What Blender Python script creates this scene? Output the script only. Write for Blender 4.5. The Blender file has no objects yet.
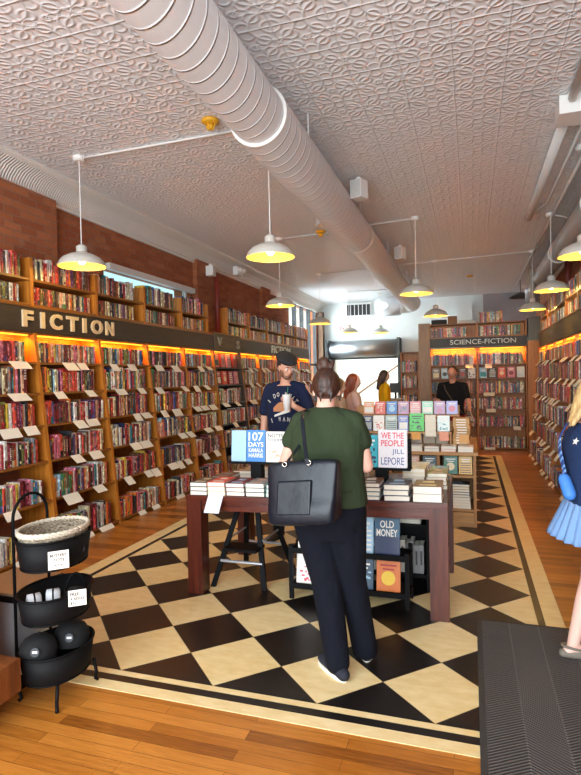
import bpy, bmesh, math, random
from mathutils import Vector, Matrix, Euler
from mathutils.bvhtree import BVHTree
from math import sin, cos, pi, radians, sqrt, atan2
R = random.Random(7)
SC = bpy.context.scene
COL = SC.collection

# ---------------------------------------------------------------- camera, world, light, exposure
cam_data = bpy.data.cameras.new('camera')
cam = bpy.data.objects.new('camera', cam_data)
COL.objects.link(cam)
SC.camera = cam
CAM = Vector((1.8903, -2.5957, 1.6235))
_y, _p, _r = .3174, -.0175, -.0212
_F = Vector((-sin(_y) * cos(_p), cos(_y) * cos(_p), sin(_p)))
_R0 = Vector((cos(_y), sin(_y), 0)); _U0 = _R0.cross(_F)
_R = _R0 * cos(_r) + _U0 * sin(_r); _U = -_R0 * sin(_r) + _U0 * cos(_r)
cam.matrix_world = Matrix(((_R.x, _U.x, -_F.x, CAM.x), (_R.y, _U.y, -_F.y, CAM.y), (_R.z, _U.z, -_F.z, CAM.z), (0, 0, 0, 1)))
cam_data.sensor_fit = 'VERTICAL'
cam_data.sensor_height = 36
cam_data.lens = 549.26 / 775 * 36
cam_data.clip_start = .05

SC.view_settings.view_transform = 'Standard'
SC.view_settings.look = 'None'
SC.view_settings.gamma = 1
SC.view_settings.use_curve_mapping = False
SC.view_settings.exposure = .8

W = bpy.data.worlds.new('daylight'); SC.world = W
W.use_nodes = True
W.node_tree.nodes['Background'].inputs[0].default_value = (.50, .80, .90, 1)
W.node_tree.nodes['Background'].inputs[1].default_value = .75

def area(name, loc, rot, sx, sy, power, color=(1, 1, 1), spread=pi):
    l = bpy.data.lights.new(name, 'AREA'); l.shape = 'RECTANGLE'
    l.size = sx; l.size_y = sy; l.energy = power; l.color = color; l.spread = spread
    o = bpy.data.objects.new(name, l); COL.objects.link(o)
    o.location = loc; o.rotation_euler = rot
    return o
# daylight falling in through the storefront glass behind the camera, the side windows and the rear room
area('storefront_daylight', (.6, -4.95, 1.95), (radians(90), 0, 0), 5.6, 3.4, 370, (.88, .95, 1))
area('side_window_daylight', (-4.6, 11.2, 2.7), (radians(90), 0, radians(-90)), 4.6, 3.4, 620, (.86, .96, 1))
area('rear_room_daylight', (-1.2, 18.3, 3.4), (radians(55), 0, pi), 3.5, 2.5, 160, (1, .98, .95))

# ---------------------------------------------------------------- helpers
def lin(c):
    if isinstance(c, str):
        c = [int(c[i:i + 2], 16) / 255 for i in (0, 2, 4)]
        c = [x / 12.92 if x <= .04045 else ((x + .055) / 1.055) ** 2.4 for x in c]
    return (c[0], c[1], c[2], 1)

class NT:
    """small node composer"""
    def __init__(s, m):
        m.use_nodes = True
        s.t = m.node_tree; s.n = s.t.nodes; s.b = s.n['Principled BSDF']
    def new(s, t, **k):
        n = s.n.new(t)
        for a, v in k.items(): setattr(n, a, v)
        return n
    def link(s, a, b): s.t.links.new(a, b)
    def val(s, inp, v):
        if hasattr(v, 'is_linked') or isinstance(v, bpy.types.NodeSocket): s.link(v, inp)
        else: inp.default_value = v
    def m(s, op, a, b=0.0, c=None):
        n = s.new('ShaderNodeMath', operation=op)
        s.val(n.inputs[0], a)
        if len(n.inputs) > 1: s.val(n.inputs[1], b)
        if c is not None: s.val(n.inputs[2], c)
        return n.outputs[0]
    def mix(s, f, a, b):
        n = s.new('ShaderNodeMix', data_type='RGBA')
        s.val(n.inputs[0], f); s.val(n.inputs[6], a); s.val(n.inputs[7], b)
        return n.outputs[2]
    def xyz(s, kind='world'):
        if kind == 'world': o = s.new('ShaderNodeNewGeometry').outputs['Position']
        else: o = s.new('ShaderNodeTexCoord').outputs['Object']
        p = s.new('ShaderNodeSeparateXYZ'); s.link(o, p.inputs[0])
        return o, p.outputs[0], p.outputs[1], p.outputs[2]
    def noise(s, vec, scale, detail=3, stretch=None, rough=.5):
        if stretch:
            mp = s.new('ShaderNodeMapping'); s.link(vec, mp.inputs[0]); mp.inputs['Scale'].default_value = stretch; vec = mp.outputs[0]
        n = s.new('ShaderNodeTexNoise'); s.link(vec, n.inputs['Vector'])
        n.inputs['Scale'].default_value = scale; n.inputs['Detail'].default_value = detail; n.inputs['Roughness'].default_value = rough
        return n.outputs[0]
    def ramp(s, f, stops):
        n = s.new('ShaderNodeValToRGB'); s.link(f, n.inputs[0])
        e = n.color_ramp.elements
        while len(e) < len(stops): e.new(.5)
        for i, (p, c) in enumerate(stops): e[i].position = p; e[i].color = lin(c)
        return n.outputs[0]
    def bump(s, h, dist, strength=1):
        n = s.new('ShaderNodeBump'); s.link(h, n.inputs['Height'])
        n.inputs['Distance'].default_value = dist; n.inputs['Strength'].default_value = strength
        s.link(n.outputs[0], s.b.inputs['Normal'])
    def col(s, c): s.val(s.b.inputs['Base Color'], c)

MATS = {}
def mat(name, c, rough=.6, metal=0, var=.12, vs=30, bump=0, stretch=None, emit=None, es=0, spec=.5, alpha=None):
    if name in MATS: return MATS[name]
    m = bpy.data.materials.new(name); t = NT(m)
    t.b.inputs['Roughness'].default_value = rough; t.b.inputs['Metallic'].default_value = metal
    t.b.inputs['Specular IOR Level'].default_value = spec
    o, x, y, z = t.xyz('obj')
    n = t.noise(o, vs, 4, stretch)
    c = lin(c)
    lo = tuple(v * (1 - var) for v in c[:3]) + (1,); hi = tuple(min(1, v * (1 + var)) for v in c[:3]) + (1,)
    t.col(t.mix(n, lo, hi))
    if bump: t.bump(n, bump)
    if emit:
        t.b.inputs['Emission Color'].default_value = lin(emit); t.b.inputs['Emission Strength'].default_value = es
    MATS[name] = m
    return m

def wood(name, dark, light, axis='z', scale=1.0, rough=.45):
    if name in MATS: return MATS[name]
    m = bpy.data.materials.new(name); t = NT(m)
    o, x, y, z = t.xyz('obj')
    st = {'x': (.6, 9, 9), 'y': (9, .6, 9), 'z': (9, 9, .6)}[axis]
    n = t.noise(o, 4 * scale, 6, st, .62); n2 = t.noise(o, 26 * scale, 3, st, .5)
    f = t.m('ADD', t.m('MULTIPLY', n, .7), t.m('MULTIPLY', n2, .3))
    t.col(t.ramp(f, [(.3, dark), (.68, light)]))
    t.b.inputs['Roughness'].default_value = rough
    t.bump(f, .002)
    MATS[name] = m
    return m

class MB:
    """mesh collector"""
    def __init__(s): s.v = []; s.f = []; s.mi = []; s.sm = []; s.T = Matrix.Identity(4); s.m = 0; s.smooth = False
    def add(s, vs, fs):
        b = len(s.v)
        s.v += [tuple(s.T @ Vector(v)) for v in vs]
        for f in fs: s.f.append(tuple(b + i for i in f)); s.mi.append(s.m); s.sm.append(s.smooth)
        return s
    def box(s, x0, x1, y0, y1, z0, z1):
        return s.add([(x0, y0, z0), (x1, y0, z0), (x1, y1, z0), (x0, y1, z0), (x0, y0, z1), (x1, y0, z1), (x1, y1, z1), (x0, y1, z1)],
                     [(0, 3, 2, 1), (4, 5, 6, 7), (0, 1, 5, 4), (1, 2, 6, 5), (2, 3, 7, 6), (3, 0, 4, 7)])
    def prism(s, pts, a0, a1, ax='x'):
        """profile pts extruded along ax (x: pts=(y,z); y: pts=(x,z); z: pts=(x,y))"""
        n = len(pts)
        mk = {'x': lambda p, a: (a, p[0], p[1]), 'y': lambda p, a: (p[0], a, p[1]), 'z': lambda p, a: (p[0], p[1], a)}[ax]
        vs = [mk(p, a0) for p in pts] + [mk(p, a1) for p in pts]
        fs = [tuple(range(n))[::-1], tuple(range(n, 2 * n))] + [(i, (i + 1) % n, n + (i + 1) % n, n + i) for i in range(n)]
        return s.add(vs, fs)
    def tube(s, path, r, n=10, cap=True):
        P = [Vector(p) for p in path]; rs = r if isinstance(r, (list, tuple)) else [r] * len(P)
        vs = []; fs = []
        prev = None
        for i, p in enumerate(P):
            d = ((P[min(i + 1, len(P) - 1)] - P[max(i - 1, 0)])).normalized()
            if prev is None: a = d.orthogonal().normalized()
            else: a = (prev - d * prev.dot(d)).normalized()
            prev = a; b = d.cross(a)
            vs += [p + (a * cos(2 * pi * k / n) + b * sin(2 * pi * k / n)) * rs[i] for k in range(n)]
        for i in range(len(P) - 1):
            for k in range(n):
                k2 = (k + 1) % n; fs.append((i * n + k, i * n + k2, (i + 1) * n + k2, (i + 1) * n + k))
        if cap: fs += [tuple(range(n))[::-1], tuple(range((len(P) - 1) * n, len(P) * n))]
        return s.add(vs, fs)
    def lathe(s, prof, c=(0, 0, 0), n=24, sx=1, sy=1, close=False):
        vs = []; fs = []; k = len(prof)
        for j in range(n):
            a = 2 * pi * j / n
            vs += [(c[0] + r * cos(a) * sx, c[1] + r * sin(a) * sy, c[2] + z) for r, z in prof]
        for j in range(n):
            j2 = (j + 1) % n
            for i in range(k - 1): fs.append((j * k + i, j2 * k + i, j2 * k + i + 1, j * k + i + 1))
            if close: fs.append((j * k + k - 1, j2 * k + k - 1, j2 * k, j * k))
        return s.add(vs, fs)
    def ball(s, c, r, n=12, sz=1):
        return s.lathe([(max(1e-4, r * sin(pi * i / 8)), -r * sz * cos(pi * i / 8)) for i in range(9)], c, n)
    def text(s, body, x0, x1, z0, z1, y=0.0, depth=.0008, bold=.0, keep=False):
        """letters filling the rectangle x0..x1, z0..z1, facing -Y, at y, standing out by depth"""
        tv, tf = glyphs(body, bold)
        if not tv: return s
        ax = min(v[0] for v in tv); bx = max(v[0] for v in tv); ay = min(v[1] for v in tv); by = max(v[1] for v in tv)
        sx = (x1 - x0) / (bx - ax); sz = (z1 - z0) / (by - ay)
        return s.add([(x0 + (v[0] - ax) * sx, y - (v[2] > 0) * depth, z0 + (v[1] - ay) * sz) for v in tv], tf)
    def build(s, name, mats, parent=None, loc=None, rz=0, smooth=None):
        me = bpy.data.meshes.new(name)
        me.from_pydata(s.v, [], s.f)
        for m in (mats if isinstance(mats, (list, tuple)) else [mats]): me.materials.append(m)
        me.polygons.foreach_set('material_index', s.mi)
        me.polygons.foreach_set('use_smooth', [smooth if smooth is not None else q for q in s.sm])
        me.update()
        o = bpy.data.objects.new(name, me); COL.objects.link(o)
        if parent: o.parent = parent
        if loc is not None: o.location = loc
        if rz: o.rotation_euler[2] = rz
        return o

_G = {}
def glyphs(body, bold=0.0):
    k = (body, bold)
    if k in _G: return _G[k]
    c = bpy.data.curves.new('letters', 'FONT'); c.body = body; c.extrude = .5; c.offset = bold; c.resolution_u = 3; c.align_x = 'CENTER'
    c.space_line = .85
    o = bpy.data.objects.new('letters', c)
    COL.objects.link(o)
    me = bpy.data.meshes.new_from_object(o.evaluated_get(bpy.context.evaluated_depsgraph_get()))
    vs = [tuple(v.co) for v in me.vertices]; fs = [tuple(p.vertices) for p in me.polygons]
    bpy.data.objects.remove(o); bpy.data.curves.remove(c); bpy.data.meshes.remove(me)
    _G[k] = (vs, fs)
    return _G[k]

def tag(o, label=None, cat=None, group=None, kind=None):
    if label: o['label'] = label
    if cat: o['category'] = cat
    if group: o['group'] = group
    if kind: o['kind'] = kind
    return o
def empty(name, loc, rz=0, label=None, cat=None, group=None):
    o = bpy.data.objects.new(name, None); COL.objects.link(o); o.empty_display_size = .1
    o.location = loc; o.rotation_euler[2] = rz
    return tag(o, label, cat, group)
def struct(o): o['kind'] = 'structure'; return o
def copy_tree(o, loc, rz=0, label=None):
    c = o.copy(); COL.objects.link(c); c.location = loc; c.rotation_euler = (0, 0, rz)
    if label: c['label'] = label
    for ch in list(o.children):
        d = ch.copy(); COL.objects.link(d); d.parent = c
        for g in list(ch.children):
            e = g.copy(); COL.objects.link(e); e.parent = d
    return c
def sub(name, parent, mb, mats, smooth=None): return mb.build(name, mats, parent, smooth=smooth)
ORD = 'zeroth first second third fourth fifth sixth seventh eighth ninth tenth eleventh twelfth thirteenth fourteenth fifteenth sixteenth seventeenth eighteenth nineteenth twentieth'.split()
ORD += ['twenty-' + ORD[i] for i in range(1, 10)] + ['thirtieth'] + ['thirty-' + ORD[i] for i in range(1, 10)] + ['fortieth'] + ['forty-' + ORD[i] for i in range(1, 10)] + ['fiftieth'] + ['fifty-' + ORD[i] for i in range(1, 10)]
def seen(p, margin=0):
    d = Vector(p) - CAM; z = d.dot(_F)
    if z < .1: return None
    x = 290.5 + 549.26 * d.dot(_R) / z; y = 387.5 - 549.26 * d.dot(_U) / z
    return (x, y, z)

# ---------------------------------------------------------------- shared materials
PAGE = mat('page_paper', 'e9e2d2', .8, var=.1, vs=220, stretch=(1, 1, 30))
WHITE = mat('white_paint', 'e4e2de', .5, var=.04)
CARD = mat('card_paper', 'ece4d6', .8, var=.05)
BLACK = mat('black_metal', '070709', .6, var=.2, spec=.15)
CASEW = wood('bookcase_wood', '925014', 'c87e28', 'z')
CASEH = wood('bookcase_board', '6a3c16', '9c6226', 'x')
DARKW = wood('dark_shelf_wood', '2c221c', '4a3a2e', 'x')
PAL = {'crimson': 'a32a2c', 'coral red': 'd8503c', 'peach': 'e0a88a', 'pink': 'cc7488', 'white': 'e6e0d6', 'cream': 'dccba0', 'navy': '1e2c52', 'blue': '2c5f9e',
       'teal': '24868a', 'green': '3a7d45', 'black': '1c1c20', 'charcoal': '3c3c42', 'yellow': 'e2bc3c', 'orange': 'e2742a', 'purple': '5c3868', 'brown': '6c4630',
       'maroon': '6c1e2a', 'grey': '8c8c8c', 'pale blue': '9cc2da', 'olive': '7a7a3c'}
PN = list(PAL)
WT = [13, 10, 9, 7, 12, 12, 4, 4, 3, 3, 12, 8, 4, 6, 4, 9, 9, 6, 3, 4]
def cover_mat(n):
    k = 'cover_' + n.replace(' ', '_')
    if k in MATS: return MATS[k]
    m = bpy.data.materials.new(k); t = NT(m)
    o, x, y, z = t.xyz('world')
    c = lin(PAL[n]); n1 = t.noise(o, 45, 2, (1, 1, .5)); 
    alt = tuple(min(1, v * 1.7 + .05) for v in c[:3]) + (1,); lo = tuple(v * .6 for v in c[:3]) + (1,)
    t.col(t.mix(t.m('GREATER_THAN', n1, .60), t.mix(n1, lo, c), alt))
    t.b.inputs['Roughness'].default_value = .42
    MATS[k] = m
    return m
PMATS = [cover_mat(n) for n in PN] + [PAGE]
# ---------------------------------------------------------------- setting
S = .285
XL, XR, YF, YB, ZC = -2.5, 3.6, -4.8, 13.8, 3.85

m = bpy.data.materials.new('oak_floor_boards'); t = NT(m)
o, x, y, z = t.xyz()
br = t.new('ShaderNodeTexBrick'); t.link(o, br.inputs['Vector'])
br.inputs['Scale'].default_value = 1; br.inputs['Brick Width'].default_value = .9; br.inputs['Row Height'].default_value = .07
br.inputs['Mortar Size'].default_value = .0012; br.inputs['Bias'].default_value = 0
br.inputs['Color1'].default_value = (0, 0, 0, 1); br.inputs['Color2'].default_value = (1, 1, 1, 1); br.inputs['Mortar'].default_value = (0, 0, 0, 1)
g = t.noise(o, 5, 6, (1, 14, 1), .6)
f = t.m('ADD', t.m('MULTIPLY', g, .55), t.m('MULTIPLY', br.outputs[0], .42))
c = t.ramp(f, [(.15, '683410'), (.45, 'a46220'), (.8, 'ca8438')])
t.col(t.mix(t.m('MULTIPLY', br.outputs['Fac'], .8), c, lin('4a2408')))
t.b.inputs['Roughness'].default_value = .3
t.bump(g, .0015)
FLOORM = m
struct(MB().box(XL - .2, XR + .2, YF - .5, YB, -.05, 0).build('floor', FLOORM))

m = bpy.data.materials.new('checker_floor_tile'); t = NT(m)
o, x, y, z = t.xyz()
a = t.m('DIVIDE', t.m('ADD', x, y), 2 * S); b = t.m('DIVIDE', t.m('SUBTRACT', x, y), 2 * S)
par = t.m('MODULO', t.m('ADD', t.m('ADD', t.m('FLOOR', a), t.m('FLOOR', b)), 200), 2)
def between(v, lo, hi): return t.m('MULTIPLY', t.m('GREATER_THAN', v, lo), t.m('LESS_THAN', v, hi))
YE = 31 * S
inf = t.m('MULTIPLY', between(x, -4 * S, 8 * S), between(y, 0, YE))
infb = t.m('MULTIPLY', between(x, -4 * S, 8 * S), between(y, -.045, YE))
inblk = t.m('MULTIPLY', between(x, -4 * S - .045, 8 * S + .045), between(y, -.10, YE + .05))
yel = t.m('MAXIMUM', t.m('MULTIPLY', inf, par), t.m('MAXIMUM', t.m('SUBTRACT', 1, inblk), t.m('SUBTRACT', infb, inf)))
nz = t.noise(o, 9, 6, (1, 2.2, 1), .6); nz2 = t.noise(o, 1.2, 3)
yc = t.ramp(t.m('ADD', t.m('MULTIPLY', nz, .6), t.m('MULTIPLY', nz2, .4)), [(.3, 'd8ba78'), (.7, 'f0dcac')])
kc = t.ramp(nz, [(.3, '0c0a0a'), (.75, '1e1917')])
# joints between tiles
def joint(v):
    fr = t.m('FRACT', v); d = t.m('MINIMUM', fr, t.m('SUBTRACT', 1, fr)); return t.m('LESS_THAN', d, .006)
jn = t.m('MULTIPLY', t.m('MAXIMUM', joint(a), joint(b)), inf)
t.col(t.mix(t.m('MULTIPLY', jn, .5), t.mix(yel, kc, yc), lin('4a3c28')))
t.val(t.b.inputs['Roughness'], t.m('ADD', .22, t.m('MULTIPLY', nz2, .25)))
TILEM = m
struct(MB().box(-4 * S - .18, 8 * S + .16, -.178, YE + .16, 0, .003).build('floor_tile_inlay', TILEM))

# pressed tin ceiling
m = bpy.data.materials.new('pressed_tin_ceiling'); t = NT(m)
o, x, y, z = t.xyz()
PT = .36
warp = t.noise(o, 6, 2)
def cell(v): return t.m('SUBTRACT', t.m('FRACT', t.m('DIVIDE', v, PT)), .5)
wv = t.m('MULTIPLY', t.m('SUBTRACT', warp, .5), .02)
u = cell(t.m('ADD', x, wv)); v = cell(t.m('ADD', y, wv))
au = t.m('ABSOLUTE', u); av = t.m('ABSOLUTE', v)
def ridge(d, w): return t.m('EXPONENT', t.m('MULTIPLY', t.m('POWER', t.m('DIVIDE', d, w), 2), -1))
def dist(cx, cy): return t.m('SQRT', t.m('ADD', t.m('POWER', t.m('SUBTRACT', au, cx), 2), t.m('POWER', t.m('SUBTRACT', av, cy), 2)))
dc = dist(.5, .5); d0 = dist(0, 0); ds = dist(.25, .18); dt = dist(.36, .0); dv = dist(.0, .38)
h = ridge(t.m('SUBTRACT', dc, .40), .035)
for dd, rr, ww, am in ((dc, .17, .03, .7), (ds, .13, .028, .9), (dt, .10, .028, .8), (dv, .12, .03, .8), (d0, .07, .03, .8)):
    h = t.m('MAXIMUM', h, t.m('MULTIPLY', ridge(t.m('SUBTRACT', dd, rr), ww), am))
sw = t.m('SUBTRACT', av, t.m('MULTIPLY', t.m('SINE', t.m('MULTIPLY', u, 12.566)), .08))
h = t.m('MAXIMUM', h, t.m('MULTIPLY', ridge(sw, .025), .8))
edge = t.m('MINIMUM', t.m('SUBTRACT', .5, au), t.m('SUBTRACT', .5, av))
h = t.m('ADD', h, t.m('MULTIPLY', ridge(edge, .02), .8))
t.col(lin('e4e6e8')); t.b.inputs['Roughness'].default_value = .38
t.bump(h, .012, .6)
TIN = m
struct(MB().box(XL - .2, XR + .2, YF - .3, YB + .2, ZC, ZC + .1).build('ceiling', TIN))

# brick
def brickmat(name, rot, cols):
    m = bpy.data.materials.new(name); t = NT(m)
    o, x, y, z = t.xyz()
    cb = t.new('ShaderNodeCombineXYZ')
    t.link(t.m('ADD', x, y), cb.inputs[0]); t.link(z, cb.inputs[1])
    br = t.new('ShaderNodeTexBrick'); t.link(cb.outputs[0], br.inputs['Vector'])
    br.inputs['Scale'].default_value = 1; br.inputs['Brick Width'].default_value = .215; br.inputs['Row Height'].default_value = .075
    br.inputs['Mortar Size'].default_value = .006; br.inputs['Mortar Smooth'].default_value = .4
    br.inputs['Color1'].default_value = lin(cols[0]); br.inputs['Color2'].default_value = lin(cols[1]); br.inputs['Mortar'].default_value = lin(cols[2])
    n = t.noise(o, 5, 8, None, .7); n2 = t.noise(o, 22, 4)
    c = t.mix(t.m('MULTIPLY', n2, .45), br.outputs[0], lin(cols[3]))
    patch = t.m('MULTIPLY', t.m('GREATER_THAN', n, .62), .35)
    t.col(t.mix(patch, c, lin(cols[4])))
    t.b.inputs['Roughness'].default_value = .9
    t.bump(t.m('SUBTRACT', t.m('MULTIPLY', n2, .4), br.outputs['Fac']), .012)
    return m
BRICK = brickmat('old_red_brick', 0, ('b06a42', '95502c', '94725c', '7a4024', 'a47a60'))
# left wall with a high side window and the far shopfront windows; built as pieces round the openings
WIN1 = (3.3, 5.55, 2.2, 3.12); WIN2 = (10.75, 13.45, .9, 3.62)
mb = MB()
def wallpiece(y0, y1, z0, z1): mb.box(XL - .3, XL, y0, y1, z0, z1)
wallpiece(YF, WIN1[0], 0, ZC); wallpiece(WIN1[0], WIN1[1], 0, WIN1[2]); wallpiece(WIN1[0], WIN1[1], WIN1[3], ZC)
wallpiece(WIN1[1], WIN2[0], 0, ZC); wallpiece(WIN2[0], WIN2[1], 0, WIN2[2]); wallpiece(WIN2[0], WIN2[1], WIN2[3], ZC); wallpiece(WIN2[1], YB + .2, 0, ZC)
struct(mb.build('wall_left', BRICK))
struct(MB().box(XL, XL + .10, 1.2, 2.37, 0, 3.62).build('pillar_left', BRICK))
struct(MB().box(XL, XL + .08, 5.66, 6.35, 0, 3.64).build('pillar_left', BRICK))
struct(MB().box(XL, XL + .08, 8.7, 9.2, 0, 3.64).build('pillar_left', BRICK))
struct(MB().box(XR, XR + .3, YF, YB + .2, 0, ZC).build('wall_right', BRICK))
PLAST = mat('painted_plaster', 'e2e8e6', .75, var=.03, vs=4)
GREYP = mat('grey_plaster', '9a9a9e', .8, var=.06, vs=3)
mb = MB()   # back wall round the roller door opening
mb.box(XL, -2.05, YB, YB + .2, 0, ZC).box(-.1, 2.25, YB, YB + .2, 0, ZC).box(-2.05, -.1, YB, YB + .2, 2.22, ZC)
struct(mb.build('wall_back', PLAST))
struct(MB().box(2.25, XR, YB - .05, YB + .2, 0, ZC).build('wall_back_grey', GREYP))
struct(MB().box(1.55, 1.95, YB - .35, YB, 2.6, 3.6).build('wall_back_box', PLAST))
# storefront behind the camera: piers and header round the glass
mb = MB(); mb.box(XL, -2.2, YF - .2, YF, 0, ZC).box(3.4, XR, YF - .2, YF, 0, ZC).box(-2.2, 3.4, YF - .2, YF, 3.68, ZC).box(-2.2, 3.4, YF - .2, YF, 0, .2)
struct(mb.build('wall_front', PLAST))
# rear room seen through the roller door
mb = MB(); mb.box(-4, 2.5, 19, 19.1, 0, 4).box(-4.1, -4, YB + .2, 19, 0, 4).box(2.5, 2.6, YB + .2, 19, 0, 4).box(-4, 2.5, YB + .2, 19, 3.95, 4.05)
struct(mb.build('wall_rear_room', mat('rear_plaster', 'eef0ec', .8, var=.03)))
struct(MB().box(-4, 2.5, YB, 19, -.05, 0).build('floor_rear_room', mat('rear_floor', 'b0a898', .7)))

# cornices
def cornice(name, x, sgn):
    mb = MB(); mb.smooth = True
    pts = [(0, -.27), (0, 0), (.27, 0), (.27, -.02), (.25, -.035), (.22, -.05), (.13, -.09), (.075, -.15), (.05, -.20), (.05, -.225), (.03, -.24), (.03, -.27)]
    mb.prism([(x + sgn * a, ZC + b) for a, b in pts], YF, YB, 'y')
    m = bpy.data.materials.new('fluted_tin'); t = NT(m); o, X, Y, Z = t.xyz()
    w = t.m('SINE', t.m('MULTIPLY', Y, 190)); w2 = t.noise(o, 14, 2)
    msk = t.m('MULTIPLY', t.m('GREATER_THAN', Z, ZC - .21), t.m('LESS_THAN', Z, ZC - .045))
    t.bump(t.m('ADD', t.m('MULTIPLY', w, msk), w2), .004); t.col(lin('dedad4')); t.b.inputs['Roughness'].default_value = .4
    return struct(mb.build(name, m, smooth=False))
cornice('trim_1', XL, 1); cornice('trim_2', XR, -1)

# windows
GLASS = bpy.data.materials.new('window_glass'); t = NT(GLASS)
t.b.inputs['Transmission Weight'].default_value = 1; t.b.inputs['Roughness'].default_value = 0; t.b.inputs['IOR'].default_value = 1.02
t.col(t.mix(t.noise(t.xyz()[0], 2), (.97, 1, 1, 1), (1, 1, 1, 1)))
w1 = MB().box(XL - .12, XL - .06, WIN1[0], WIN1[1], WIN1[2], WIN1[2] + .05).box(XL - .12, XL - .06, WIN1[0], WIN1[1], WIN1[3] - .02, WIN1[3]).box(XL - .12, XL - .06, WIN1[0], WIN1[0] + .05, WIN1[2], WIN1[3]).box(XL - .12, XL - .06, WIN1[1] - .05, WIN1[1], WIN1[2], WIN1[3]).build('window_1', WHITE)
struct(w1); MB().box(XL - .095, XL - .085, WIN1[0] + .05, WIN1[1] - .05, WIN1[2] + .05, WIN1[3] - .02).build('pane', GLASS, w1)
mb = MB()
DKF = mat('dark_window_frame', '33373a', .5)
ys = [WIN2[0] + (WIN2[1] - WIN2[0]) * i / 4 for i in range(5)]
for yy in ys: mb.box(XL - .13, XL - .02, yy - .035, yy + .035, WIN2[2], WIN2[3])
for zz in (WIN2[2], 2.0, WIN2[3]): mb.box(XL - .13, XL - .02, ys[0], ys[-1], zz - .03, zz + .03)
w2 = struct(mb.build('window_2', DKF))
for i in range(4): MB().box(XL - .09, XL - .08, ys[i] + .035, ys[i + 1] - .035, WIN2[2] + .03, WIN2[3] - .03).build('pane', GLASS, w2)
struct(MB().box(XL, XL + .16, 13.5, 13.72, 0, 3.6).build('column_1', wood('post_wood', '5a3c28', '86603f')))

# roller door above the opening to the rear room
t_ = empty('roller_door', (-1.1, YB, 0), 0, 'grey steel roller shutter drum above the bright opening in the back wall', 'roller door')
STEEL = mat('brushed_steel', '9a9ea2', .35, .8, var=.08, vs=8, stretch=(.2, 4, 4))
mb = MB(); mb.smooth = True; mb.tube([(-1.03, -.27, 2.44), (1.0, -.27, 2.44)], .25, 28); mb.build('drum', STEEL, t_)
mb = MB(); mb.box(-1.1, -1.03, -.53, 0, 2.16, 2.72).box(1.0, 1.07, -.53, 0, 2.16, 2.72); mb.build('end_plate', DKF, t_)
MB().box(-1.08, -1.0, -.12, 0, 0, 2.2).build('guide_rail', DKF, t_); MB().box(.96, 1.04, -.12, 0, 0, 2.2).build('guide_rail', DKF, t_)
MB().box(-1.0, .96, -.14, -.02, 2.14, 2.22).build('bottom_bar', DKF, t_)

# vent, exit sign
t_ = empty('air_vent', (-1.28, YB, 3.62), 0, 'dark slatted air vent high on the white back wall', 'vent')
mb = MB(); mb.box(-.36, .36, -.05, 0, -.17, .17); mb.build('backing', mat('vent_dark', '2a2a2a'), t_)
mb = MB()
for i in range(7): mb.box(-.36 + i * .12 - .008, -.36 + i * .12 + .008, -.07, -.04, -.17, .17)
mb.box(-.38, .38, -.07, -.04, .16, .19).box(-.38, .38, -.07, -.04, -.19, -.16); mb.build('frame', WHITE, t_)
t_ = empty('exit_sign', (-1.62, YB - .5, 3.03), 0, 'white box sign with glowing red EXIT letters hanging near the back wall', 'sign')
MB().box(-.17, .17, -.03, .03, -.11, .11).build('box', WHITE, t_)
mb = MB(); mb.text('EXIT', -.13, .13, -.07, .07, -.031, .002, .02); mb.build('lettering', mat('exit_red', 'e02018', emit='ff3020', es=1.5), t_)
mb = MB(); mb.tube([(0, 0, .11), (0, 0, ZC - 3.03)], .008, 6); mb.build('hanger', WHITE, t_)

# things in the rear room: stair with rail
t_ = empty('staircase', (-.6, 17.2, 0), 0, 'pale staircase with thin wooden handrail seen through the rear opening', 'staircase')
mb = MB()
for i in range(9): mb.box(-1.4 + i * .26, -1.4 + (i + 1) * .26, 0, .9, 0, .18 * (i + 1))
mb.build('steps', mat('stair_paint', 'd8d6d0', .7), t_)
mb = MB(); mb.tube([(-1.4, 0, 1.0), (.94, 0, 2.62)], .03, 8); mb.build('handrail', wood('rail_wood', '6a4a30', '9a7450', 'x'), t_)
mb = MB()
for i in range(9): mb.tube([(-1.27 + i * .26, 0, .18 * (i + 1)), (-1.27 + i * .26, 0, 1.09 + .18 * i)], .012, 6)
mb.build('baluster', WHITE, t_)
# ---------------------------------------------------------------- wall bookcases
LEV = [.04, .49, .865, 1.215, 1.53, 1.83]
ROWN = ['bottom', 'fifth', 'fourth', 'third', 'second', 'top']
STRIP = mat('led_strip', 'ffb050', emit='ff9020', es=2.2)
def bookcase(loc, rz, Wd, D, tilt, label, cat='bookcase', name='bookcase', wv=CASEW, wh=CASEH, glow=1, top=2.12, lev=LEV, group=None, ends=(1, 1)):
    r = empty(name, loc, rz, label, cat, group)
    yf = lambda z: tilt * z
    for x0 in (0, Wd - .02):
        MB().prism([(yf(0), 0), (yf(top), top), (D, top), (D, 0)], x0, x0 + .02, 'x').build('side_panel', wv, r)
    for z in lev:
        MB().box(.02, Wd - .02, yf(z), D - .012, z - .022, z).build('shelf', wh, r)
    MB().box(.02, Wd - .02, D - .012, D, .02, top).build('back_panel', wv, r)
    MB().box(.02, Wd - .02, yf(top) + .005, D - .012, top - .02, top).build('top_board', wh, r)
    if glow:
        MB().box(.06, Wd - .06, yf(top) + .03, yf(top) + .045, top - .033, top - .0205).build('light_strip', STRIP, r)
        M = Matrix.Translation(loc) @ Matrix.Rotation(rz, 4, 'Z')
        p = M @ Vector((Wd / 2, yf(top) + .05, top - .045))
        area('shelf_strip_light', p, Euler((radians(28), 0, rz)), Wd - .12, .03, 11 * glow, (1, .32, .03))
    return r
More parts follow.
